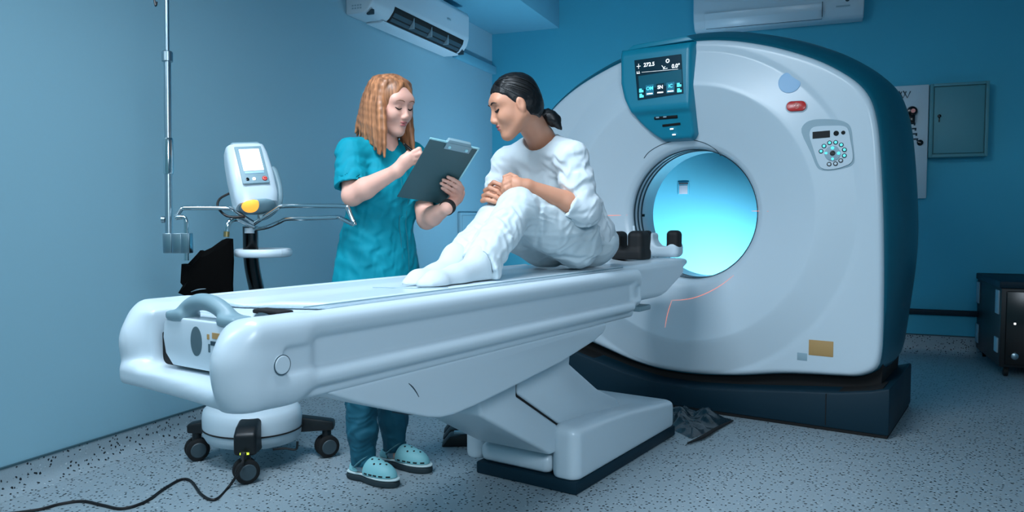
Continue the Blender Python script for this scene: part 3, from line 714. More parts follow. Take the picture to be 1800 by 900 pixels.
f.box((0, -1.99, .79), (.185, .13, .092), .02, k=.012, sub=True)               # recess of the end cap
f.box((0, -1.03, .872), (.208, .93, .028), .012, k=.012, sub=True)             # bed of the cradle
f.plane((0, 0, .647), (0, 0, -1), .01)
shell = f.build('table_shell', M_['white_plastic'], table, relax=2); SB = bvh_of(shell)
for sx in (1, -1):
    c0 = np.array([sx*.5, -1.948 if sx > 0 else -1.89, .753]); hit = SB.ray_cast(Vector(c0), Vector((-sx, 0, 0)))[0]; c0[0] = hit[0]-sx*.004
    m = MB(); m.lathe([(.021, -.02), (.021, .004), (.019, .006)], 32, M=frame(c0+[sx*.006, 0, 0], (sx, 0, 0), (0, 1, 0))); sc = m.build('screw_cap', M_['white_plastic'], table)
    m = MB(); m.tube([c0+[sx*.0095, .0215*math.cos(a), .0215*math.sin(a)] for a in np.linspace(0, 2*PI, 33)], .0012, 6); m.build('cap_seam', M_['dark_line'], sc)
# dark slot and end cap with its arched handle
m = MB(); m.box((-.19, -1.92, .690), (.19, -1.86, .78), .004); m.build('end_slot', M_['gap_black'], table)
ec = MB(); YC = -1.95
ec.prism([(-.135, .775), (-.125, .735), (-.095, .708), (.165, .708), (.168, .825), (.16, .829), (-.112, .829), (-.13, .812)], YC, YC+.09, axis=1, bev=.012, seg=3)
cap = ec.build('end_cap', M_['white_plastic'], table, auto=40)
f = Field((-.2, -2.0, .82), (.22, -1.85, .93), .004)
arch = [(-.088, -1.925, .822), (-.066, -1.925, .848), (-.02, -1.925, .868), (.036, -1.925, .868), (.088, -1.925, .848), (.122, -1.925, .815)]
arch = catmull([np.array(p) for p in arch], 4)
for i in range(len(arch)-1): f.cap(arch[i], arch[i+1], .021, k=.0)
for x in (-.085, .122): f.box((x, -1.925, .832), (.034, .03, .012), .008, k=.015)
f.build('handle', M_['grey_plastic'], cap, relax=1, label='grey arched handle')
p = at(345, 600, y=YC-.0005); m = MB(frame(p, (0, -1, 0), (1, 0, 0))); m.prism([(.022*math.cos(a), .036*math.sin(a)) for a in np.linspace(0, 2*PI, 28, endpoint=False)], -.001, .0008, axis=2); m.build('emblem', M_['smudge_grey'], cap)
for px, py, w, h, mm in ((381, 591, .017, .007, 'orange_label'), (366, 592, .004, .006, 'orange_label'), (376, 604, .012, .005, 'dark_line'), (368, 612, .003, .010, 'smudge_grey')):
    p = at(px, py, y=YC-.0005); m = MB(frame(p, (0, -1, 0), (1, 0, 0))); m.box((-w, -h, -.001), (w, h, .001)); m.build('sticker', M_[mm], cap)
# cradle on top, running out over the end towards the scanner
vs = []; xs = np.linspace(-.2, .2, 25); ys = np.linspace(-1.80, .74, 60)
def ztop(x): return .858-.012*max(0, 1-(abs(x)/.15)**2) if abs(x) < .15 else .858+.004*math.sin(min(1, (abs(x)-.15)/.05)*PI/2)
f = Field((-.25, -1.9, .62), (.26, .93, .9), .0065)
f.box((0, -.54, .853), (.203, 1.27, .012), .008, k=0)
f.box((0, .33, .775), (.212, .36, .085), .03, k=.01)           # body under the running-out end
f.box((0, .67, .80), (.185, .17, .062), .03, k=.03)
f.plane((0, .80, .862), (0, 1, .62), .02)
f.plane((0, .32, .655), (0, .36, -1), .02)
f.plane((0, 0, .8605), (0, 0, 1), .006)
f.cap((.0, -1.8, 1.10), (.0, .62, 1.10), .247, k=.006, sub=True)
f.plane((0, -1.80, .86), (.45, -1, 0), .01)
cr = f.build('cradle', M_['white_plastic'], table, relax=2)
for x in (.206, -.206):
    m = MB(); m.tube([(x, -1.79, .857), (x, -.02, .857)], .0018, 6); m.build('cradle_seam', M_['grey_plastic'], cr)
m = MB(); m.tube([(-.12, -1.80, .8555), (-.12, -.9, .8555)], .0012, 6); m.tube([(.2, -1.22, .862), (.12, -1.3, .8615), (-.02, -1.32, .858)], .0012, 6, smooth=4); m.build('mat_edge', M_['mid_grey'], cr)
m = MB(); m.box((-.2, .18, .64), (.2, .3, .665), .008); m.build('cradle_runner', M_['grey_plastic'], cr)
# dark strap flap at the head end of the bed
vs = []
for i in range(9):
    for k in range(9):
        s, t_ = i/8, k/8; a = at(431, 571, x=.175); b = at(490, 567, x=.21); c_ = at(486, 556, x=.15); d_ = at(462, 546, x=.11)
        p = (np.array(a)*(1-s)+np.array(b)*s)*(1-t_)+(np.array(d_)*(1-s)*.0+np.array(d_)*(1-s)+np.array(c_)*s)*t_; p[2] += .006*math.sin(PI*s); vs.append(p)
m = MB(); m.add(vs, [(i*9+k, i*9+k+1, (i+1)*9+k+1, (i+1)*9+k) for i in range(8) for k in range(8)]); fl = m.build('strap_flap', M_['dark_line'], table)
md = fl.modifiers.new('thickness', 'SOLIDIFY'); md.thickness = .006; md.offset = 0
m = MB(); m.box((.10, -1.86, .842), (.20, -1.815, .853), .004); m.build('bed_gap', M_['gap_black'], table)

# head holder standing on the cradle end
hh = thing('head_holder', (.02, .42, .8615), 'black padded head holder cups standing on the scanner end of the table', 'head rest')
def lobe(f, c, w, h, d):   # upright rounded pad
    f.box((c[0], c[1], c[2]+h/2), (w, d, h/2), min(w, d)*.85, k=.012); return f
f = Field((-.15, .34, .84), (.17, .66, 1.03), .0045)
f.box((.0, .50, .885), (.085, .065, .030), .02, k=0)
f.box((-.068, .50, .93), (.03, .055, .072), .026, k=.02); f.box((.04, .50, .932), (.045, .055, .074), .03, k=.02)
f.plane((0, 0, .8625), (0, 0, -1))
f.build('cushion', M_['black_rubber'], hh, relax=1)
f = Field((-.06, .66, .84), (.22, .92, 1.03), .0045)
f.box((.075, .765, .905), (.085, .05, .042), .03, k=0); f.box((.0, .765, .935), (.018, .045, .056), .016, k=.02)
f.box((.07, .765, .965), (.045, .07, .045), .03, k=.01, sub=True)
f.plane((0, 0, .8625), (0, 0, -1))
f.build('tray', M_['white_matte'], hh, relax=1)
f = Field((-.06, .66, .86), (.22, .92, 1.04), .0045)
f.box((-.012, .72, .948), (.02, .03, .055), .018, k=0)
f.build('side_pad', M_['black_rubber'], hh, relax=1)
f = Field((.06, .66, .86), (.22, .92, 1.04), .0045)
f.box((.125, .755, .953), (.036, .035, .052), .024, k=0)
f.build('side_pad', M_['black_rubber'], hh, relax=1)
m = MB(); m.tube([at(1114, 398, x=.0)+np.array([0, 0, 0]), at(1115, 412, x=.02), at(1118, 425, x=.03), at(1119, 433, x=.04)], .006, 8, smooth=4); m.build('strap', M_['white_matte'], hh)

# ------------------------------------------------------------------ contrast injector on casters
IC = np.array([-1.146, -.87, 0]); CAST = [np.array([-1.366, -1.046, 0]), np.array([-.926, -.691, 0]), np.array([-.939, -1.111, 0]), np.array([-1.353, -.629, 0])]
inj = thing('contrast_injector', IC, 'grey injector pump with a lit screen on a wheeled stand by the left wall', 'medical pump')
bc = IC+np.array([-.005, -.045, 0]); dF = (CAST[2]-IC)/np.linalg.norm(CAST[2]-IC); pF = np.array([-dF[1], dF[0], 0])
m = MB(Matrix.Translation(Vector(bc)) @ Matrix.Diagonal((.225, .20, 1, 1))); m.lathe([(.78, .095), (.92, .105), (.985, .13), (1, .17), (1, .205), (.975, .235), (.9, .252), (.6, .268), (.001, .276)], 56); m.build('base_housing', M_['white_matte'], inj, auto=60)
m = MB(); m.tube([bc+np.array([.2255*math.cos(a), .2005*math.sin(a), .158]) for a in np.linspace(0, 2*PI, 49)], .0035, 6); m.build('housing_seam', M_['gap_black'], inj)
for c in CAST:
    d = (c-IC); L_ = np.linalg.norm(d); d = d/L_; p = np.array([-d[1], d[0], 0]); M = frame(IC, (0, 0, 1), d)
    big = c is CAST[2]
    m = MB(M)
    if big: m.prism([(-.06, .275), (.10, .262), (.20, .245), (L_-.02, .225), (L_+.02, .20), (L_+.022, .115), (.2, .10), (.05, .13), (-.06, .2)], -.045, .045, axis=1, bev=.014, seg=3)
    else: m.prism([(.05, .205), (L_-.02, .175), (L_+.035, .165), (L_+.035, .125), (.05, .115)], -.032, .032, axis=1, bev=.01, seg=2)
    a = m.build('caster_arm', M_['dark_plastic'], inj)
    m = MB(); m.lathe([(.02, .085), (.02, .125)], 16, M=frame(c, (0, 0, 1))); m.build('swivel', M_['dark_plastic'], a)
    wd = Vector((CY*.95+.1, SY*.3-.55, 0)).normalized()
    for sgn in (-1, 1):
        wc = c+np.array(wd)*sgn*.021+np.array([0, 0, .05]); m = MB()
        m.lathe([(.0, -.014), (.036, -.014), (.048, -.009), (.0498, -.003), (.0498, .003), (.048, .009), (.036, .014), (.0, .014)], 30, M=frame(wc, wd, (0, 0, 1)), caps=False); w = m.build('wheel', M_['black_rubber'], a)
        m = MB(); m.lathe([(.034, .0135*sgn), (.030, .0165*sgn), (.0, .0175*sgn)], 28, M=frame(wc, wd, (0, 0, 1)), caps=False); m.build('wheel_cap', M_['wheel_grey'], a)
p = at(421, 793, D=3.06); 
fr = CAST[2]+dF*.024
m = MB(frame(fr+np.array([0, 0, .125]), dF, (0, 0, 1))); m.box((-.004, -.018, -.002), (.004, .018, .002)); m.build('power_light', M_['led_green'], inj)
m = MB(); m.tube([at(480, 790, D=3.25), at(500, 788, D=3.25), at(520, 790, D=3.25), at(523, 776, D=3.25)], .005, 8, smooth=4); m.build('brake_bar', M_['dark_plastic'], inj)
# side foil label on the housing
m = MB(); 
# column
colp = [np.array(at(497, 752, D=3.38)), np.array(at(480, 660, D=3.36)), np.array(at(466, 570, D=3.3)), np.array(at(452, 512, D=3.26)), np.array(at(442, 460, D=3.24)), np.array(at(440, 398, D=3.22))]
m = MB(); m.tube(colp, .031, 20, smooth=8); col = m.build('column', M_['black_gloss'], inj)
m = MB(); m.tube([np.array(at(438.5, 410, D=3.185)), np.array(at(438.5, 401, D=3.185))], .02, 12); m.build('column_label', M_['white_matte'], col)
# ring tray
rc = np.array(at(463, 444, D=3.2)); m = MB()
m.tube([rc+np.array([math.cos(a)*.105, math.sin(a)*.105, 0]) for a in np.linspace(0, 2*PI, 49)], .0125, 10, flat=1.35); m.build('ring_tray', M_['white_plastic'], inj)
m = MB(); m.lathe([(.1, -.006), (.1, -.002)], 40, M=frame(rc, (0, 0, 1))); m.build('tray_floor', M_['dark_plastic'], inj)
# tubular handle frame
def tube_px(name, pts, r, mtl, n=6, parent=inj): return MB().tube([at(x, y, D=d) for x, y, d in pts], r, 12, smooth=n).build(name, mtl, parent)
tube_px('handle_frame', [(447, 393, 3.16), (468, 379, 3.13), (488, 366, 3.1), (500, 362.5, 3.08), (555, 362, 2.98), (605, 362.5, 2.89), (611, 366, 2.875), (618, 382, 2.85), (623, 394, 2.84), (616, 392, 2.86), (600, 384, 2.9), (592, 382, 2.93), (540, 384, 3.02), (505, 385, 3.09), (492, 390, 3.13), (470, 399, 3.16), (452, 402, 3.18), (440, 398, 3.18)], .0085, M_['chrome'], 5)
tube_px('handle_frame', [(448, 393, 3.16), (430, 382, 3.14), (413, 370, 3.12), (402, 366, 3.10), (360, 365.5, 3.07), (325, 366, 3.05), (318, 369, 3.045), (309, 382, 3.03)], .0085, M_['chrome'], 5)
tube_px('handle_frame', [(447, 398, 3.18), (430, 391, 3.16), (416, 385, 3.14), (405, 388, 3.12), (400, 397, 3.11), (398.5, 408, 3.11)], .011, M_['chrome'], 6)
tube_px('brass_sleeve', [(398.5, 407, 3.11), (398, 416.5, 3.11)], .0115, M_['brass'], 1)
tube_px('handle_frame', [(309, 383, 3.03), (314, 382, 3.03), (323, 382, 3.03), (327, 388, 3.03), (327.5, 398, 3.03), (327.5, 458, 3.03)], .009, M_['chrome'], 5)
# pump head: a tapered slab leaning back, facing right of the camera
def hpt(px, py, d): return np.array(at(px, py, D=d))
hc = hpt(440, 312, 3.18)
hx = hpt(484, 365, 3.16)-hpt(452, 365, 3.2); 
ax_u = (hpt(425, 255, 3.24)-hpt(452, 365, 3.14)); ax_u /= np.linalg.norm(ax_u)
ax_n = np.array(CAM)-hc; ax_n /= np.linalg.norm(ax_n)
side = np.cross(ax_u, ax_n); side /= np.linalg.norm(side)      # to the right in the photo
th = math.radians(16); nrm = np.cross(side, ax_u); nrm /= np.linalg.norm(nrm)
nrm2 = nrm*math.cos(th)+side*math.sin(th); sd2 = side*math.cos(th)-nrm*math.sin(th)
HM = Matrix(((sd2[0], ax_u[0], nrm2[0], hc[0]), (sd2[1], ax_u[1], nrm2[1], hc[1]), (sd2[2], ax_u[2], nrm2[2], hc[2]), (0, 0, 0, 1)))   # x right, y up, z out of the screen
hf = bmesh.new()
sec = [(-.135, .082, .055, -.015), (-.10, .088, .066, -.006), (0, .088, .07, 0), (.09, .083, .068, 0), (.128, .078, .058, 0), (.14, .066, .045, -.004)]
lv = []
for y, w, d, zo in sec:
    ring = []
    for k in range(32):
        a = 2*PI*k/32; cx, sx = math.cos(a), math.sin(a); n_ = 4.5
        rr = (abs(cx)**n_+abs(sx)**n_)**(-1/n_); ring.append(hf.verts.new((w*rr*cx, y, d*rr*sx+zo)))
    lv.append(ring)
for i in range(len(lv)-1):
    for k in range(32): hf.faces.new((lv[i][k], lv[i][(k+1) % 32], lv[i+1][(k+1) % 32], lv[i+1][k]))
hf.faces.new(lv[0][::-1]); hf.faces.new(lv[-1]); bmesh.ops.recalc_face_normals(hf, faces=hf.faces[:])
m = MB(HM); m.bm(hf); head = m.build('pump_head', M_['white_plastic'], inj, auto=40)
m = MB(HM); m.box((-.055, -.072, .0675), (.052, .105, .0735), .012, 3); bz = m.build('bezel', M_['grey_plastic'], head)
m = MB(HM); m.box((-.040, -.012, .0725), (.040, .09, .076), .003); m.build('screen', M_['glow_screen'], bz)
m = MB(HM); m.box((-.038, -.026, .0725), (.038, -.0165, .0752), .001); m.build('screen_bar', M_['sticker_cyan'], bz)
for x, mm in ((-.034, 'black_gloss'), (-.008, 'glow_white'), (.034, 'red_button')):
    m = MB(HM); m.lathe([(.010 if x > .02 else .0065, -.002), (.010 if x > .02 else .0065, .003), (.004, .0035)], 18, M=Matrix.Translation((x, -.052, .074))); m.build('button', M_[mm], bz)
m = MB(HM); m.tube([(.034+.006*math.cos(a), -.052+.006*math.sin(a), .0775) for a in np.linspace(.6, 5.7, 13)], .0012, 5); m.build('power_symbol', M_['pale_red'], bz)
m = MB(HM); m.prism([(-.05, .142), (-.066, .132), (.062, .132), (.05, .142)], -.045, .05, axis=2, bev=.004); m.build('top_cap', M_['grey_plastic'], head)
f = Field((-.11, -.21, -.1), (.11, -.09, .1), .005); f.ell((.0, -.132, .0), (.074, .032, .055), k=0); f.plane((0, -.13, 0), (0, 1, 0))
P, Q = f.mesh(); 
MB(HM).add(P, Q).build('lamp_lens', M_['grey_plastic'], head, auto=None)
f = Field((-.11, -.21, -.1), (.11, -.09, .1), .005); f.ell((-.03, -.137, .02), (.038, .031, .042), k=0); f.plane((0, -.138, 0), (0, 1, 0))
P, Q = f.mesh(); MB(HM).add(P, Q).build('status_light', M_['glow_amber'], head, auto=None, label='glowing amber light under the pump head')
# yoke behind and on the right of the head
m = MB(HM); m.tube([(.10, .045, -.01), (.108, .02, -.01), (.108, -.06, -.01), (.09, -.125, -.015), (.04, -.17, -.02), (.0, -.18, -.02)], .014, 12, smooth=6); m.build('yoke', M_['grey_plastic'], inj)
m = MB(HM); m.lathe([(.022, -.018), (.022, .01), (.017, .015)], 24, M=frame((.098, .05, -.01), (1, 0, 0))); m.build('pivot_knob', M_['white_plastic'], inj)
m = MB(HM); m.tube([(-.085, -.04, -.05), (-.125, -.06, -.055), (-.14, -.10, -.05), (-.115, -.15, -.04), (-.05, -.165, -.03)], .005, 8, smooth=6); m.build('cable', M_['cable_black'], inj)

# ------------------------------------------------------------------ drip pole clamped to the frame
pole = thing('drip_pole', at(296, 443, D=3.03), 'tall chrome drip pole with telescopic sleeves rising out of view on the left', 'drip stand')
PD = 3.04
def pp(py, px=None): 
    x = 293.2+(py)*.0085 if px is None else px
    return at(x, py, D=PD)
m = MB(); m.tube([pp(96), pp(-70)], .0085, 16); m.build('pole', M_['steel'], pole, label='thin upper tube')
m = MB(); m.tube([pp(442), pp(100)], .0135, 18); m.build('pole', M_['steel'], pole, label='thick lower tube')
m = MB(); m.tube([pp(108), pp(92)], [.021, .021], 20); m.tube([pp(92), pp(90)], [.021, .016], 20); m.build('collar', M_['steel'], pole)
m = MB(); m.tube([pp(306), pp(303), pp(247), pp(243)], [.0175, .019, .019, .0175], 20); m.build('sleeve', M_['chrome'], pole)
m = MB(); pt = pp(-62); m.tube([pt, pt+[-.03, -.01, .03], pt-RT*.05+[0, 0, .04], pt-RT*.06-UP*.06, pt-RT*.044-UP*.158, pt-RT*.038-UP*.146], .004, 8, smooth=5); m.build('hook', M_['black_gloss'], pole)
a = at(291, 410, D=3.03); w_ = RT*.1; b = at(331, 444, D=3.03)
m = MB(Matrix(((RT[0], -SY, 0, a[0]), (RT[1], CY, 0, a[1]), (0, 0, 1, a[2]), (0, 0, 0, 1))))
m.box((-.004, -.02, -.078), (.03, .02, .0), .003); m.box((.0305, -.02, -.078), (.068, -.0155, .0), .002); m.box((.0305, .0155, -.078), (.068, .02, .0), .002); m.box((.0305, -.015, -.006), (.068, -.0115, -.0), .001); m.box((.095, -.02, -.078), (.1, .02, .0), .002); m.box((.068, -.02, -.078), (.095, -.0155, 0), .001)
m.build('clamp', M_['steel'], pole)
m = MB(); m.tube([pp(386, 291), pp(386, 285)], [.012, .014], 14); m.build('clamp_knob', M_['steel'], pole)

# ------------------------------------------------------------------ black bag hanging from the frame
bag = thing('hanging_bag', at(362, 515, D=3.06), 'black cloth bag hanging from the chrome frame behind the table handle', 'bag')
outl = [(319, 464), (330, 464), (345, 448), (352, 440), (357, 442), (372, 435), (390, 422), (398, 419), (406, 420), (407.5, 458), (406, 500), (407, 534), (398, 536), (372, 534), (345, 528), (313, 515), (321, 502), (317, 497)]
for_d = 3.08; fr_, bk_ = [], []
P2 = [at(x, y, D=for_d) for x, y in outl]
bmn = bmesh.new(); depth_v = np.array([-SY, CY, 0])
ring0 = [bmn.verts.new(p+depth_v*.0) for p in P2]; ring1 = [bmn.verts.new(p+depth_v*.025) for p in P2]
cen = np.mean(P2, 0)
rin0 = [bmn.verts.new(cen+(p-cen)*.7-depth_v*.02) for p in P2]; rin1 = [bmn.verts.new(cen+(p-cen)*.7+depth_v*.05) for p in P2]
K_ = len(P2)
for i in range(K_):
    j = (i+1) % K_
    bmn.faces.new((ring0[i], ring0[j], ring1[j], ring1[i])); bmn.faces.new((rin0[i], rin0[j], ring0[j], ring0[i])); bmn.faces.new((ring1[i], ring1[j], rin1[j], rin1[i]))
bmn.faces.new(rin0[::-1]); bmn.faces.new(rin1); bmesh.ops.recalc_face_normals(bmn, faces=bmn.faces[:])
m = MB(); m.bm(bmn); m.build('sack', M_['black_cloth'], bag)
m = MB(); m.tube([at(336, 513, D=3.03), at(348, 509, D=3.03), at(362, 507.5, D=3.03)], [.002, .006, .002], 8, smooth=5, flat=.5); m.build('zip', M_['steel'], bag)
m = MB(); m.box(tuple(at(398, 531, D=3.06)-.006), tuple(at(398, 531, D=3.06)+.006), .003); m.build('zip_pull', M_['steel'], bag)

# ------------------------------------------------------------------ mains lead
cord = thing('power_cord', (-1.05, -1.4, 0), 'black power cord trailing across the floor from the wheeled injector base', 'cord')
c0 = CAST[2]+dF*.046
pts = [c0+np.array([0, 0, .13]), c0+dF*.03+np.array([0, 0, .09]), at(402, 856, z=.006), at(378, 878, z=.006), at(355, 870, z=.006), at(336, 846, z=.006), at(318, 843, z=.006), at(290, 858, z=.006), at(255, 882, z=.006), at(215, 894, z=.006), at(180, 888, z=.006), at(145, 881, z=.006), at(105, 886, z=.006), at(60, 897, z=.006), at(-20, 902, z=.006), at(-120, 880, z=.006)]
m = MB(); m.tube(pts, .0055, 8, smooth=8); m.build('lead', M_['cable_black'], cord)
m = MB(); m.tube([pts[0]-dF*.01, pts[0]+dF*.012+np.array([0, 0, -.02])], [.012, .008], 10); m.build('plug', M_['dark_plastic'], cord)

# ------------------------------------------------------------------ foot pedals behind the table foot
pd_ = thing('foot_pedal', (-.6, -.12, 0), 'black foot pedals on the floor behind the table foot', 'pedal')
MP = frame((-.56, -.1, 0), (0, 0, 1), (.8, .6, 0))
for i, dy in enumerate((-.1, .02, .13)):
    m = MB(MP); m.prism([(-.14, 0), (-.1, .05), (.08, .075), (.1, 0)], dy-.045, dy+.045, axis=1, bev=.008); p1 = m.build('pedal', M_['dark_plastic'], pd_)
    if i == 0: m = MB(MP); m.box((-.08, dy-.05, .062), (.08, dy-.03, .076), .003); m.build('pedal_edge', M_['steel'], p1)
# ------------------------------------------------------------------ people
def V3(*a): return np.array(a, float)
def unit(v): v = np.array(v, float); return v/np.linalg.norm(v)
def basis(fwd, up=(0, 0, 1)):
    f_ = unit(fwd); u_ = unit(np.array(up)-f_*(np.array(up)@f_)); l_ = np.cross(u_, f_); return np.stack([f_, l_, u_], 1)    # forward, left, up
def ax(px, py, x): return np.array(at(px, py, x=x))
def aD(px, py, D): return np.array(at(px, py, D=D))
def union(f, g, k=.0):
    if k:
        hh = np.maximum(k-np.abs(f.V-g.V), 0)/k; f.V = (np.minimum(f.V, g.V)-hh*hh*k*.25).astype(np.float32)
    else: f.V = np.minimum(f.V, g.V)
    return f
class Head:
    def __init__(s, c, fwd, up, sc): s.c = np.array(c); s.R = basis(fwd, up); s.s = sc
    def p(s, f_, l_, u_): return s.c+s.R @ (V3(f_, l_, u_)*s.s)
    def loc(s, P): return ((np.asarray(P)-s.c) @ s.R)/s.s
    def ell(s, F, c, r, k=.015, sub=False): F.ell(s.p(*c), V3(*r)*s.s, s.R, k, sub)
    def cap(s, F, a, b, ra, rb, k=.012, sub=False): F.cap(s.p(*a), s.p(*b), ra*s.s, rb*s.s, k, sub)
    def sculpt(s, F):
        s.ell(F, (-.012, 0, .034), (.097, .077, .088), 0)
        s.ell(F, (.03, 0, -.02), (.062, .064, .088), .03)
        for q in (1, -1):
            s.cap(F, (-.005, .056*q, -.045), (.06, .016*q, -.100), .022, .017, .03)
            s.ell(F, (.058, .036*q, -.028), (.032, .026, .030), .02)          # cheek
            s.ell(F, (.072, .03*q, .036), (.016, .028, .018), .03)            # brow
            s.ell(F, (.098, .031*q, .010), (.013, .019, .012), .018, True)    # eye socket
            s.ell(F, (.073, .031*q, .007), (.0165, .0165, .0135), .006)       # closed lid over the eyeball
            s.ell(F, (.101, .0095*q, -.036), (.010, .0075, .0065), .006)      # nostril wing
            s.ell(F, (-.004, .079*q, -.006), (.019, .010, .031), .006); s.ell(F, (.001, .091*q, -.001), (.010, .0075, .021), .004, True)   # ear
            s.ell(F, (-.002, .078*q, -.031), (.008, .006, .009), .004)
        s.ell(F, (.06, 0, -.06), (.034, .03, .04), .02)                        # muzzle
        s.ell(F, (.073, 0, -.104), (.018, .02, .016), .02)                     # chin
        s.cap(F, (.082, 0, .022), (.107, 0, -.027), .0075, .0105, .012)        # nose
        s.ell(F, (.094, 0, -.0565), (.0075, .0195, .0055), .005); s.ell(F, (.0915, 0, -.0685), (.0085, .0165, .0065), .004)
        s.ell(F, (.102, 0, -.0625), (.010, .020, .0012), .002, True)
    def mouth(s, m_, parent):
        F = Field(s.p(.09, 0, -.0625)-.035, s.p(.09, 0, -.0625)+.035, .0014)
        s.ell(F, (.0945, 0, -.0565), (.0078, .0195, .0057), 0); s.ell(F, (.092, 0, -.0685), (.0088, .0165, .0067), .003); s.ell(F, (.104, 0, -.0625), (.010, .018, .0006), .001, True)
        return F.build('lips', m_, parent, relax=1)
    def line(s, bvh, pts, r, flat=1.0, off=.0005):
        out = []
        for l_, u_ in pts:
            o = s.p(.2, l_, u_); d = -s.R[:, 0]; p, n, i, di = bvh.ray_cast(Vector(o), Vector(d))
            if p is not None: out.append(np.array(p)-d*off)
        return MB().tube(out, r, 6, smooth=4, flat=flat)
def fingers(F, chains, r0=.0092, r1=.0066, k=.004):
    for ch in chains:
        n = len(ch); F.chain(ch, [r0+(r1-r0)*i/(n-1) for i in range(n)], k)
def skinned(F, name, heads, m1, m2, parent, relax=1):
    P, Q = F.mesh(); P = relax_mesh(P, Q, relax)
    o = mesh_obj(name, P, Q, m1, parent, auto=None); heads.mouth(m2, parent); return o

# ---------------------------------------------------------------- nurse
nb = V3(-.5, -.78, 0)
nurse = thing('person', nb, 'standing person with long ginger hair in a turquoise scrub tunic, writing on a clipboard', 'person')
TL, TR, BL = aD(757, 243, 2.74), aD(845, 262, 2.86), aD(688, 344, 2.90)
bx, by_ = TR-TL, BL-TL; bw_, bh_ = np.linalg.norm(bx), np.linalg.norm(by_); bx = bx/bw_; bw_ *= .965; by_ = unit(by_-bx*(by_@bx)); bn = np.cross(bx, by_)
if bn @ (CAM-TL) < 0: bn = -bn                       # towards the camera: the back of the board
def onboard(px, py, off=0):
    d = FW+RT*(px-900)/F_PX-UP*(py-450)/F_PX; t_ = ((TL+bn*off-CAM)@bn)/(d@bn); return CAM+d*t_
NH = Head(aD(688, 185, 3.03), (1, -.10, -.28), (0.12, -.05, 1), .90)
shR, elR, wrR = aD(618, 272, 2.99), aD(619, 344, 2.92), aD(698, 300, 2.84)
shL, elL, wrL = aD(726, 278, 3.2), aD(750, 386, 3.05), aD(786, 365, 2.93)
nbase = aD(672, 262, 3.08)
hipc = V3(-.515, -.80, .90)
F = Field((-.80, -1.16, .03), (.03, -.45, 1.68), .0042)
NH.sculpt(F)
F.cap(NH.p(-.025, 0, -.05), nbase, .052*.93, .054, .02); F.cap(nbase, (shR+shL)/2-[0, 0, .06], .06, .09, .03)
F.chain([(shR+shL)/2-V3(0, 0, .07), V3(-.5, -.79, 1.08), hipc], [.085, .09, .11], .03)
F.chain([(shR+shL)/2-V3(0, 0, .03), shR, elR], [.05, .042, .038], .02); F.chain([elR, elR+(wrR-elR)*.3, wrR], [.039, .040, .0235], .012)
F.chain([(shR+shL)/2-V3(0, 0, .03), shL, elL], [.05, .042, .038], .02); F.chain([elL, elL+(wrL-elL)*.3, wrL], [.038, .038, .024], .012)
hlR, toR, hlL, toL = at(617, 836, z=0), at(701, 858, z=0), at(668, 812, z=0), at(763, 833, z=0)
ankR, ankL = hlR+(toR-hlR)*.27+V3(0, 0, .1), hlL+(toL-hlL)*.27+V3(0, 0, .1)
for a, q in ((ankR, -1), (ankL, 1)):
    kn = V3(a[0]-.01, a[1], .47); F.chain([hipc+V3(0, .085*q, -.03), kn, a, a-V3(0, 0, .045), a+((toR-hlR) if q < 0 else (toL-hlL))*.35-V3(0, 0, .05)], [.07, .05, .032, .031, .022], .01)
# right hand with the pen, on the front of the board by its left edge
F.ell(aD(716, 281, 2.835), (.037, .026, .021), basis(aD(735, 265, 2.83)-wrR, bn), .015); F.cap(wrR, aD(712, 285, 2.84), .0235, .026, .015)
fingers(F, [[aD(727, 267, 2.825), aD(737, 262, 2.825), aD(741, 272, 2.845), aD(738, 280, 2.85)], [aD(729, 273, 2.825), aD(739, 270, 2.825), aD(742, 280, 2.85), aD(738, 287, 2.86)],
            [aD(728, 280, 2.83), aD(737, 278, 2.835), aD(739, 287, 2.86), aD(734, 292, 2.865)], [aD(724, 287, 2.835), aD(732, 286, 2.845), aD(734, 293, 2.86), aD(729, 297, 2.868)],
            [aD(708, 278, 2.855), aD(718, 268, 2.875), aD(729, 270, 2.88), aD(735, 277, 2.875)]])
# left hand wrapped round the right edge of the board
F.cap(wrL, onboard(802, 349, .004), .0235, .024, .015); F.ell(onboard(808, 345, -.0005)+V3(0, 0, 0), (.034, .022, .016), basis(onboard(811, 333)-wrL, bn), .012)
fo = .0128
fingers(F, [[onboard(813, 332, .002), onboard(807, 322, fo), onboard(797, 315.5, fo), onboard(787, 311, fo)], [onboard(811, 338, .004), onboard(802, 328, fo), onboard(790, 321, fo), onboard(779, 316, fo)],
            [onboard(808, 344, .005), onboard(798, 335, fo), onboard(786, 328, fo), onboard(775, 322, fo)], [onboard(803, 350, .005), onboard(794, 342, fo), onboard(785, 336, fo), onboard(777, 330.5, fo)],
            [onboard(803, 352, -.012), onboard(803, 338, -.021), onboard(793, 325, -.0185), onboard(784, 316, -.0175)]], .0095, .0068)
nbody = skinned(F, 'body', NH, M_['skin_fair'], M_['lips_fair'], nurse)
nbv = bvh_of(nbody)
for q in (1, -1):
    NH.line(nbv, [(.013*q, .031), (.026*q, .0355), (.040*q, .0355), (.052*q, .029)], [.0016, .003, .0026, .001], .5, .0008).build('eyebrow', M_['brow_fair'], nurse)
    NH.line(nbv, [(.017*q, .002), (.024*q, -.002), (.032*q, -.0035), (.041*q, -.001), (.048*q, .004)], [.0018, .0034, .0042, .0038, .002], .6, .0006).build('eyelash', M_['lash'], nurse)
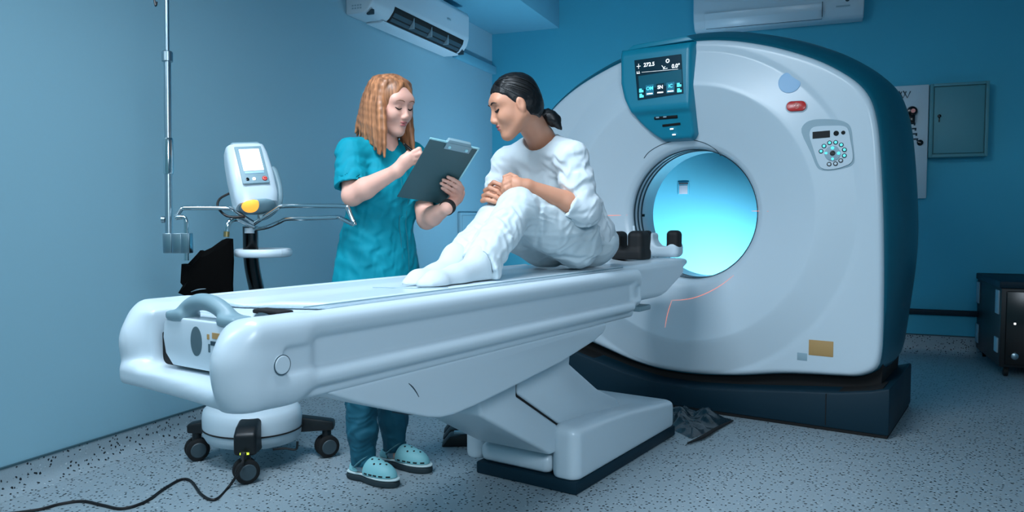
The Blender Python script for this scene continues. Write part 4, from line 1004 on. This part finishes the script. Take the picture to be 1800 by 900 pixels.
# ginger hair: a cap parted in the middle and locks hanging to the shoulders
F = Field((-.78, -1.0, 1.18), (-.2, -.52, 1.68), .0036)
NH.ell(F, (-.016, 0, .036), (.108, .090, .096), 0); NH.ell(F, (-.03, 0, -.02), (.10, .088, .09), .02)
NH.ell(F, (.098, -.002, -.012), (.062, .058, .094), .012, True); NH.ell(F, (.125, 0, .05), (.06, .045, .045), .01, True)
NH.cap(F, (.10, 0, .127), (-.06, 0, .14), .006, .004, .012, True)
for q in (1, -1):
    for i in range(17):
        t_ = i/16; jit = rng.uniform(-1, 1, 4)
        f0 = .060-.156*t_                                     # along the parting, front to back
        bk = max(0, (t_-.45)/.55)
        P0 = NH.p(f0*.9, .006*q, .128-6*(f0+.005)**2); ang = 1.0*bk**1.1*1.45
        sd = lambda r_: (-.012+(f0*.72)*(1-bk)-r_*math.sin(ang), r_*math.cos(ang)*q)
        a1, a2 = sd(.064), sd(.087)
        P1 = NH.p(a1[0]-.012*(1-t_), a1[1], .096); nf = max(0, 1-t_/.4) if q < 0 else 0
        P2 = NH.p(a2[0]-.020*(1-t_)+.014*nf, a2[1]+.004*nf, .022)
        ln = .158+.012*jit[0]+.045*(1-t_)**1.5; back = -.006-.062*bk-.035*t_
        P3 = P2+V3(0, 0, -.07)+NH.R[:, 0]*.016*nf+NH.R[:, 1]*(.004*q*(1-bk))+NH.R[:, 0]*back*.4
        P4 = P2+V3(0, 0, -ln)+NH.R[:, 0]*.022*(1-t_)**2+NH.R[:, 1]*(q*(.006*jit[1]+.004))+NH.R[:, 0]*(back+.006*jit[2])
        pp_ = catmull([P0, P1, P2, P3, P4], 3); F.chain(pp_, list(np.interp(np.linspace(0, 1, len(pp_)), [0, .3, .6, .85, 1], [.006, .0125, .0165, .015, .005])), .006)
NH.ell(F, (.100, .006, -.02), (.055, .050, .105), .012, True); NH.ell(F, (.125, .004, .066), (.066, .046, .058), .012, True)
hr = F.build('hair', M_['hair_ginger'], nurse, relax=1)
# tunic
fN = unit(V3((shL-shR)[1], -(shL-shR)[0], 0)); RN = basis(fN); mid = (shR+shL)/2
F = Field((-.80, -1.16, .70), (-.18, -.42, 1.42), .0045)
F.ell(mid+fN*.005+V3(0, 0, -.12), (.112, .158, .17), RN, 0)
for q in (1, -1): F.ell(mid+fN*.07+RN[:, 1]*.07*q+V3(0, 0, -.155), (.06, .07, .075), RN, .05)
for z, a, b, h_ in ((1.03, .108, .142, .16), (.93, .124, .162, .15), (.84, .137, .178, .14), (.76, .145, .188, .12)): F.ell(V3(-.505-.008*(1.03-z)*4, -.79, z), (a, b, h_), RN, .06)
F.chain([nbase+V3(-.01, 0, -.015), shR+V3(0, 0, .008)], [.062, .056], .03); F.chain([nbase+V3(-.01, 0, -.015), shL+V3(0, 0, .008)], [.062, .056], .03)
for s_, e_, fr0 in ((shR, elR, .80), (shL, elL, .80)):
    G = Field((-.80, -1.16, .70), (-.18, -.42, 1.42), .0045); d = e_-s_; tip = s_+d*fr0
    G.chain([s_, s_+d*.5, s_+d*1.1], [.06, .062, .068], 0); G.plane(tip, d+V3(0, 0, -.02)); G.cap(s_+d*.70, s_+d*1.2, .051, .054, 0, True)
    union(F, G, .02)
F.cap(nbase+V3(0, 0, -.01), nbase+V3(-.01, 0, .2), .058, .075, .004, True)
F.cap(nbase+fN*.10+V3(0, 0, .03), nbase+fN*.10+V3(0, 0, -.05), .035, .006, .006, True)
F.plane((0, 0, .745), (0, 0, -1), .004)
F.folds(.0035, 38, 11, stretch=(1, 1, .6)); F.folds(.0042, 70, 5, center=shR+V3(0, -.02, -.06), radius=.12); F.folds(.0045, 62, 8, center=V3(-.45, -.85, 1.02), radius=.2, stretch=(1, 1, 1.3))
F.cap(nbase+V3(0, 0, -.01), nbase+V3(-.01, 0, .2), .058, .075, .004, True)
tun = F.build('scrub_tunic', M_['scrub_teal'], nurse, relax=1)
tb = bvh_of(tun)
pl = []
for z in np.linspace(1.27, .76, 14):
    o = mid*V3(1, 1, 0)+fN*.5+RN[:, 1]*.012+V3(0, 0, z); p, n, i, di = tb.ray_cast(Vector(o), Vector(-fN))
    if p is not None: pl.append(np.array(p)+fN*.0005)
if len(pl) > 3:
    m = MB()
    for q in (-.016, .016): m.tube([p+RN[:, 1]*q for p in pl], .0022, 6, smooth=3)
    m.build('placket_seam', M_['scrub_dark'], tun)
    for k_ in range(2, len(pl)-1, 3):
        MB().lathe([(.006, 0), (.006, .002), (.004, .003)], 14, M=frame(pl[k_], fN)).build('button', M_['scrub_teal'], tun)
# trousers
F = Field((-.75, -1.1, .06), (-.3, -.45, .98), .0055)
F.ell(hipc+V3(0, 0, -.05), (.11, .155, .12), RN, 0)
for a, q, hz in ((ankR, -1, .098), (ankL, 1, .118)):
    kn = V3(a[0]-.012, a[1], .47); G = Field((-.75, -1.1, .06), (-.3, -.45, .98), .0055)
    G.chain([hipc+V3(0, .075*q, -.05), kn, V3(a[0]-.004, a[1], .2), V3(a[0], a[1], hz-.03)], [.088, .070, .060, .047], .02); G.plane((0, 0, hz), (.1, 0, -1)); G.folds(.004, 60, 20+q, hi=(0, 0, .4)); union(F, G, .02)
F.build('trousers', M_['trouser_teal'], nurse, relax=1)
# clogs
def clog(heel, toe):
    d = toe-heel; L_ = np.linalg.norm(d); e = d/L_; n_ = np.array([-e[1], e[0], 0]); M = np.stack([e, n_, V3(0, 0, 1)], 1); k_ = L_/.25
    W = lambda x, y, z: heel+M @ (V3(x, y, z)*V3(k_, 1, 1))
    lo = np.minimum(heel, toe)-.1; hi = np.maximum(heel, toe)+.1; lo[2] = -.01; hi[2] = .16
    def foot(G, r, z0, z1):
        G.box(W(.075, 0, (z0+z1)/2), (.072, .036+r, (z1-z0)/2), .012, M, 0); G.ell(W(.045, 0, (z0+z1)/2), (.045+r, .037+r, .06), M, .02); G.ell(W(.165, 0, (z0+z1)/2), (.085+r, .046+r, .06), M, .02)
        G.plane((0, 0, z0), (0, 0, -1), .004); G.plane((0, 0, z1), (0, 0, 1), .004)
    f0 = Field(lo, hi, .004); foot(f0, .002, .001, .027); so = f0.build('clog', M_['clog_sole'], nurse, relax=1)
    f1 = Field(lo, hi, .004); foot(f1, .003, .0272, .036); f1.build('rim', M_['clog_rim'], so, relax=1)
    f2 = Field(lo, hi, .0035); f2.ell(W(.155, 0, .034), (.085, .047, .058), M, 0); f2.ell(W(.12, 0, .05), (.05, .043, .052), M, .02); f2.ell(W(.15, 0, .028), (.07, .038, .048), M, .004, True); f2.cap(W(.06, 0, .03), W(.05, 0, .2), .05, .075, .006, True); f2.plane((0, 0, .0362), (0, 0, -1)); up = f2.build('upper', M_['clog_mint'], so, relax=1)
    f3 = Field(lo, hi, .004); f3.ell(W(.045, 0, .034), (.046, .038, .05), M, 0); f3.ell(W(.055, 0, .034), (.046, .032, .06), M, 0, True); f3.plane((0, 0, .0362), (0, 0, -1)); f3.plane((0, 0, .066), (0, 0, 1)); f3.build('heel_cup', M_['clog_mint'], so, relax=1)
    ub = bvh_of(up)
    m = MB()
    st = []
    for a in np.linspace(-1.25, 1.25, 11):
        st.append(W(.052+.052*math.cos(a), .050*math.sin(a)*1.08, .046+.060*max(0, math.cos(a))))
    m.tube(st, .0095, 8, smooth=2, flat=.45); m.build('strap', M_['clog_strap'], so)
    for x, y in ((.13, -.016), (.13, .012), (.15, -.028), (.15, 0), (.15, .026), (.172, -.017), (.172, .012), (.192, -.004)):
        p, n, i, di = ub.ray_cast(Vector(W(x, y, .2)), Vector((0, 0, -1)))
        if p is not None: MB().lathe([(.0045, -.001), (.0045, .0006)], 10, M=frame(p, n)).build('hole', M_['gap_black'], up)
    for a in (-.55, -.1, .35, .8, 1.2):
        for sd in (-1, 1):
            o = W(.15+.2*math.sin(a), sd*.2*math.cos(a), .045); d_ = Vector(W(.15, 0, .045)-o).normalized(); p, n, i, di = ub.ray_cast(Vector(o), d_)
            if p is not None and sd*1 < 0: MB().box((-.009, -.003, -.001), (.009, .003, .0008), .001, M=frame(p, n, tuple(np.cross(np.array([0, 0, 1.]), np.array(n))))).build('vent_hole', M_['gap_black'], up)
    return so
clog(hlR, toR)
clog(hlL, toL)
for a in (ankR, ankL):
    MB().tube([V3(a[0], a[1], .14), V3(a[0], a[1], .09), V3(a[0]+.003, a[1], .05), V3(a[0]+.003, a[1], .04)], [.036, .035, .0345, .032], 18).build('sock', M_['mid_grey'], nurse)
# wrist band
wv = unit(onboard(802, 349, .004)-wrL); wp = wrL+wv*.004
m = MB(); m.lathe([(.027, -.013), (.030, -.011), (.0305, .011), (.027, .013)], 28, M=frame(wp, wv)); m.build('wrist_band', M_['black_rubber'], nurse)

# clipboard
cb = thing('clipboard', TL+bx*bw_*.5+by_*bh_*.5, 'dark teal clipboard with pale edges held up between the two people', 'clipboard')
MBD = Matrix(((bx[0], by_[0], bn[0], TL[0]), (bx[1], by_[1], bn[1], TL[1]), (bx[2], by_[2], bn[2], TL[2]), (0, 0, 0, 1)))
m = MB(MBD); m.box((0, 0, -.0028), (bw_, bh_, 0), .0008, 1); m.build('board', M_['board'], cb)
m = MB(MBD); m.box((-.002, -.002, -.0035), (bw_+.002, .005, .001), .0008, 1); m.box((bw_-.004, -.002, -.0035), (bw_+.002, bh_, .001), .0008, 1); m.build('edge_trim', M_['board_edge'], cb)
m = MB(MBD); m.box((.012, .03, -.0048), (bw_-.012, bh_-.01, -.0032)); m.build('paper', M_['paper'], cb)
m = MB(MBD); m.prism([(bw_*.35, -.012), (bw_*.8, -.012), (bw_*.83, .002), (bw_*.86, .012), (bw_*.32, .012), (bw_*.335, .002)], -.012, .0028, axis=2, bev=.0015); m.box((bw_*.33, .0, .0028), (bw_*.85, .03, .0045), .001); clip = m.build('clip', M_['grey_plastic'], cb)
for q in (.42, .77):
    m = MB(MBD); m.lathe([(.0065, 0), (.006, .003), (.002, .0042)], 16, M=Matrix.Translation((bw_*q, .018, .0045))); m.build('rivet', M_['board_edge'], clip)
# pen
pa, pb = aD(711, 254, 2.862), aD(734, 274, 2.868)
pen = thing('pen', (pa+pb)/2, 'black pen held in the standing person\'s writing hand', 'pen')
d = unit(pb-pa); m = MB(); m.tube([pa, pa+d*.012, pb-d*.02, pb], [.0048, .0056, .0056, .002], 14); m.build('barrel', M_['black_gloss'], pen)
m = MB(); m.lathe([(.0032, -.004), (.0042, 0)], 12, M=frame(pa, d)); m.build('cap', M_['dark_plastic'], pen)

# ---------------------------------------------------------------- patient
pt = thing('person', (.06, -.35, .862), 'seated person with black ponytail in white top and trousers, knees drawn up on the table', 'person')
TZ = .8635
PH = Head(ax(905, 186, .05), (-.66, -.75, -.36), (-.2, -.22, 1), .93)
shN, shF, nk = ax(1004, 278, .195), ax(890, 284, -.115), ax(950, 243, .05)
elN, wrN = ax(1026, 366, .245), aD(926, 327, 2.875)
elF, wrF = ax(872, 345, -.17), aD(874, 350, 2.985)
hipN, knN, anN = ax(1012, 424, .14), ax(910, 366, .095), ax(842, 466, .12)
hipF, knF, anF = V3(-.03, -.27, .955), ax(868, 390, -.025), ax(800, 462, .02)
pel = V3(.06, -.14, .965)
F = Field((-.33, -1.42, .84), (.42, .08, 1.66), .0042)
PH.sculpt(F)
F.cap(PH.p(-.03, 0, -.05), nk, .052, .054, .02); F.chain([nk, V3(.05, -.36, 1.26), V3(.055, -.2, 1.1), pel], [.052, .06, .07, .08], .02)
for sh, el, wr in ((shN, elN, wrN), (shF, elF, wrF)):
    F.chain([nk+V3(0, .07, -.08), sh, el], [.05, .04, .036], .02); F.chain([el, el+(wr-el)*.3, wr], [.039, .0405, .025], .012)
for h_, k_, a_ in ((hipN, knN, anN), (hipF, knF, anF)): F.chain([pel, h_, k_, a_], [.06, .075, .05, .033], .02)
# near hand: a loose fist
F.cap(wrN, aD(912, 326, 2.868), .025, .027, .015); F.ell(aD(905, 324, 2.865), (.032, .03, .022), basis(-RT, FW), .012)
fingers(F, [[aD(897, 312, 2.86), aD(888, 315, 2.855), aD(884, 327, 2.865), aD(889, 334, 2.885)], [aD(895, 319, 2.85), aD(887, 323, 2.845), aD(884, 335, 2.86), aD(890, 341, 2.88)],
            [aD(896, 327, 2.845), aD(889, 331, 2.84), aD(887, 341, 2.86), aD(893, 346, 2.88)], [aD(899, 334, 2.845), aD(893, 338, 2.845), aD(892, 346, 2.862), aD(898, 349, 2.88)],
            [aD(908, 312, 2.885), aD(897, 307, 2.89), aD(886, 311, 2.885)]], .0098, .0075)
# far hand: clasped fingers on the far knee
F.ell(aD(869, 341, 2.95), (.036, .030, .02), basis(-RT*.8-UP*.5, FW), .012); F.cap(wrF, aD(871, 345, 2.955), .025, .027, .015)
fingers(F, [[aD(861, 327, 2.93), aD(868, 320.5, 2.915), aD(880, 325, 2.90), aD(889, 337, 2.898)], [aD(853, 335, 2.925), aD(861, 330, 2.90), aD(874, 335.5, 2.885), aD(885, 346, 2.885)],
            [aD(850, 344, 2.92), aD(858, 340.5, 2.895), aD(871, 345.5, 2.88), aD(882, 353, 2.882)], [aD(848, 353, 2.92), aD(856, 351, 2.895), aD(867, 354, 2.883), aD(877, 358.5, 2.885)],
            [aD(868, 333, 2.965), aD(878, 327, 2.955), aD(888, 331, 2.945)]], .0098, .0075)
F.plane((0, 0, TZ+.012), (0, 0, -1))
pbody = skinned(F, 'body', PH, M_['skin_tan'], M_['lips_tan'], pt)
pbv = bvh_of(pbody)
for q in (1, -1):
    PH.line(pbv, [(.013*q, .031), (.026*q, .0355), (.041*q, .036), (.055*q, .030)], [.0022, .0042, .0036, .0014], .55, .0010).build('eyebrow', M_['brow_dark'], pt)
    PH.line(pbv, [(.016*q, .003), (.024*q, -.001), (.032*q, -.002), (.041*q, .001), (.049*q, .006)], [.0024, .0048, .0056, .005, .0026], .6, .0008).build('eyelash', M_['lash'], pt)
# black hair tied back
F = Field((-.14, -.84, 1.34), (.32, -.36, 1.66), .0036)
PH.ell(F, (-.014, 0, .037), (.1025, .0825, .0945), 0); PH.ell(F, (-.04, 0, -.02), (.075, .072, .07), .03)
PH.ell(F, (.084, 0, -.05), (.087, .13, .120), .014, True); PH.ell(F, (.0, 0, -.095), (.075, .12, .05), .008, True)
PH.cap(F, (.1, -.012, .125), (-.0, -.006, .15), .006, .004, .012, True)
F.folds(.0016, 120, 4, stretch=(1, 1, 1))
ph = F.build('hair', M_['hair_black'], pt, relax=1)
ec, er = V3(-.014, 0, .037), V3(.1025, .0825, .0945)*1.004
m = MB(); en = (V3(-.10, .004, -.028)-ec)/er; en /= np.linalg.norm(en)
for q in (1, -1):
    for i in range(24):
        t_ = i/23; st = V3(.066-.075*t_**1.3, q*(.012+.070*math.sin(min(1, t_*1.15)*PI/2)), .118-.098*t_)
        a_ = (st-ec)/er; a_ /= np.linalg.norm(a_); om = math.acos(np.clip(a_@en, -1, 1)); pth = []
        for k_ in np.linspace(0, .96, 12):
            d_ = (math.sin((1-k_)*om)*a_+math.sin(k_*om)*en)/math.sin(om); d_ = d_+V3(0, 0, -.10*math.sin(k_*PI)); d_ /= np.linalg.norm(d_); pth.append(PH.p(*(ec+d_*er)))
        m.tube(pth, [.0012, .0032, .0034, .003, .0015], 6, smooth=2, flat=.6)
m.build('combed_strands', M_['hair_black_strand'], ph, auto=None)
tail = [PH.p(-.098, .004, -.028), aD(951, 200, 2.975), aD(962, 203, 2.985), aD(975, 213, 2.985), aD(987, 228, 2.98)]
F = Field((-.14, -.7, 1.34), (.5, -.1, 1.6), .004); F.chain(tail, [.016, .015, .025, .022, .005], .01); F.ell((tail[2]+tail[3])/2, (.03, .03, .022), None, .02); F.folds(.002, 110, 6)
F.build('ponytail', M_['hair_black'], pt, relax=1)
m = MB(); dT = unit(tail[1]-tail[0]); m.tube([tail[1]+(-RT*math.cos(a)*.0+np.cross(dT, [0, 0, 1])*math.cos(a)+np.cross(dT, np.cross(dT, [0, 0, 1]))*math.sin(a))*.0165 for a in np.linspace(0, 2*PI, 21)], .004, 8); m.build('hair_tie', M_['black_rubber'], pt)
# white top
lo_, hi_ = (-.36, -.75, .86), (.46, .12, 1.46)
F = Field(lo_, hi_, .0045)
def tilt(t_): c_, s_ = math.cos(t_), math.sin(t_); return np.array([[1, 0, 0], [0, c_, -s_], [0, s_, c_]])
F.ell(V3(.06, -.17, 1.01), (.168, .122, .12), tilt(.15), 0); F.ell(V3(.055, -.235, 1.11), (.15, .115, .13), tilt(.5), .06); F.ell(V3(.05, -.345, 1.225), (.162, .112, .13), tilt(.55), .06); F.ell(V3(.05, -.415, 1.315), (.15, .082, .07), tilt(.5), .05)
F.chain([nk+V3(0, .015, -.03), shN], [.062, .062], .03); F.chain([nk+V3(0, .015, -.03), shF], [.062, .055], .03)
G = Field(lo_, hi_, .0045); fa = unit(wrN-elN); cut = elN+fa*.07
F.chain([shN, shN+(elN-shN)*.5, elN], [.063, .062, .058], .03); G.chain([elN+V3(.004, .006, -.004), elN+fa*.16], [.062, .055], .02); G.ell(elN+V3(.0, .02, -.026), (.05, .06, .04), None, .03)
G.plane(cut, fa+V3(0, 0, -.05)); G.cap(elN+fa*.05, elN+fa*.3, .050, .046, 0, True); G.folds(.005, 66, 14, center=elN, radius=.14); union(F, G, .02)
G = Field(lo_, hi_, .0045); fb = unit(elF-shF); G.chain([shF, shF+(elF-shF)*.6, elF], [.055, .054, .05], .02); G.plane(elF-fb*.01, fb); G.folds(.004, 60, 15); union(F, G, .02)
F.folds(.0035, 34, 31); F.folds(.007, 60, 33, center=V3(.14, -.22, 1.05), radius=.14); F.folds(.006, 64, 34, center=shN+V3(.02, -.03, -.06), radius=.12)
nd = unit(PH.p(-.03, 0, -.05)-nk); F.cap(nk+nd*.012, nk+nd*.22, .066, .11, .006, True)
F.plane((0, -.1, .925), (0, -.15, -1), .01); F.plane((0, 0, TZ), (0, 0, -1))
F.build('white_top', M_['white_cotton'], pt, relax=1)
m = MB()
# trousers
lo_, hi_ = (-.25, -1.2, .845), (.36, .08, 1.24)
F = Field(lo_, hi_, .0045)
F.ell(V3(.06, -.135, .968), (.172, .128, .118), tilt(-.1), 0)
F.chain([hipF, knF+V3(0, 0, .0)], [.10, .066], .03); F.chain([hipN, hipN+(knN-hipN)*.5, knN], [.108, .094, .071], .04)
for k_, a_, w0, w1, sd in ((knN, anN, .069, .064, 41), (knF, anF, .062, .056, 43)):
    G = Field(lo_, hi_, .0045); d = unit(a_-k_); G.chain([k_, a_+d*.06], [w0, w1], 0); G.ell(a_+V3(-.0, .02, -.03), (w1*.98, .06, .06), None, .03)
    G.plane(a_+d*(.005 if sd == 41 else -.01), d+V3(0, .0, .25)); G.cap(a_-d*.0, a_+d*.2, w1-.012, w1-.008, 0, True)
    G.folds(.004, 70, sd, center=a_-d*.05, radius=.14); union(F, G, .025)
F.folds(.0028, 40, 51); F.folds(.009, 60, 52, center=knN+V3(.02, .05, -.05), radius=.10); F.folds(.009, 44, 53, center=hipN+V3(.05, -.05, .02), radius=.17); F.folds(.006, 58, 57, center=(knN+anN)/2, radius=.13, stretch=(1, 1, .7))
F.plane((0, 0, TZ), (0, 0, -1), .006)
F.build('white_trousers', M_['white_linen'], pt, relax=1)
# socks
for pts_, in (([anN+V3(0, -.0, .03), anN, ax(848, 483, .12), ax(800, 488, .125), ax(763, 496, .13), ax(745, 501, .135)],), ([anF+V3(0, 0, .03), anF, ax(806, 478, .02), ax(765, 486, .03), ax(735, 494, .045), ax(719, 500, .055)],)):
    F = Field((-.12, -1.4, .845), (.28, -.8, 1.0), .004)
    a, b, h_, m1, m2, t_ = pts_
    F.chain([a, b], [.040, .041], .02); F.chain([b, h_], [.040, .034], .03); F.chain([b+V3(0, -.02, 0), m1, m2, t_], [.038, .036, .028, .017], .03); F.chain([h_, m2], [.03, .026], .03); F.chain([m2+V3(.022, .01, -.004), t_+V3(.018, .012, -.002)], [.02, .014], .02); F.chain([m2+V3(-.02, .01, -.004), t_+V3(-.014, .006, 0)], [.02, .015], .02)
    F.folds(.002, 60, 3, center=b, radius=.05); F.plane((0, 0, TZ), (0, 0, -1), .004)
    F.build('sock', M_['sock'], pt, relax=1)
# ------------------------------------------------------------------ light
w = bpy.data.worlds.new('world'); scene.world = w; w.use_nodes = True
w.node_tree.nodes['Background'].inputs[0].default_value = (*lin('649fb4'), 1); w.node_tree.nodes['Background'].inputs[1].default_value = .6
def area(name, loc, target, sx, sy, power, col, spread=180):
    l = bpy.data.lights.new(name, 'AREA'); l.shape = 'RECTANGLE'; l.size = sx; l.size_y = sy; l.energy = power; l.color = lin(col); l.spread = math.radians(spread)
    o = bpy.data.objects.new(name, l); COL.objects.link(o); o.location = loc
    o.rotation_euler = (Vector(target)-Vector(loc)).to_track_quat('-Z', 'Y').to_euler(); return o
area('ceiling_lamp', (.1, -2.0, 3.2), (.0, -.6, .6), 1.6, .9, 50, 'e2f1ff', 120)
area('ceiling_lamp', (-1.0, -3.6, 3.2), (-1.9, -.6, 1.2), 1.4, .8, 60, 'e6f3ff', 165)
area('side_lamp', (2.9, -3.3, 2.3), (.3, -.9, .6), 1.2, .8, 20, 'e2f1ff', 110)
area('hidden_rear_light', (.0, 2.05, .25), (-1.2, 4.1, .45), 1.0, .25, 36, 'f6f0ff', 78)
area('hidden_rear_light', (-.75, 2.2, .35), (-2.3, 2.0, 2.8), .5, .3, 13, 'bfe4ff', 120)  # added uplight fill, unseen behind the scanner, brightens corner and soffit
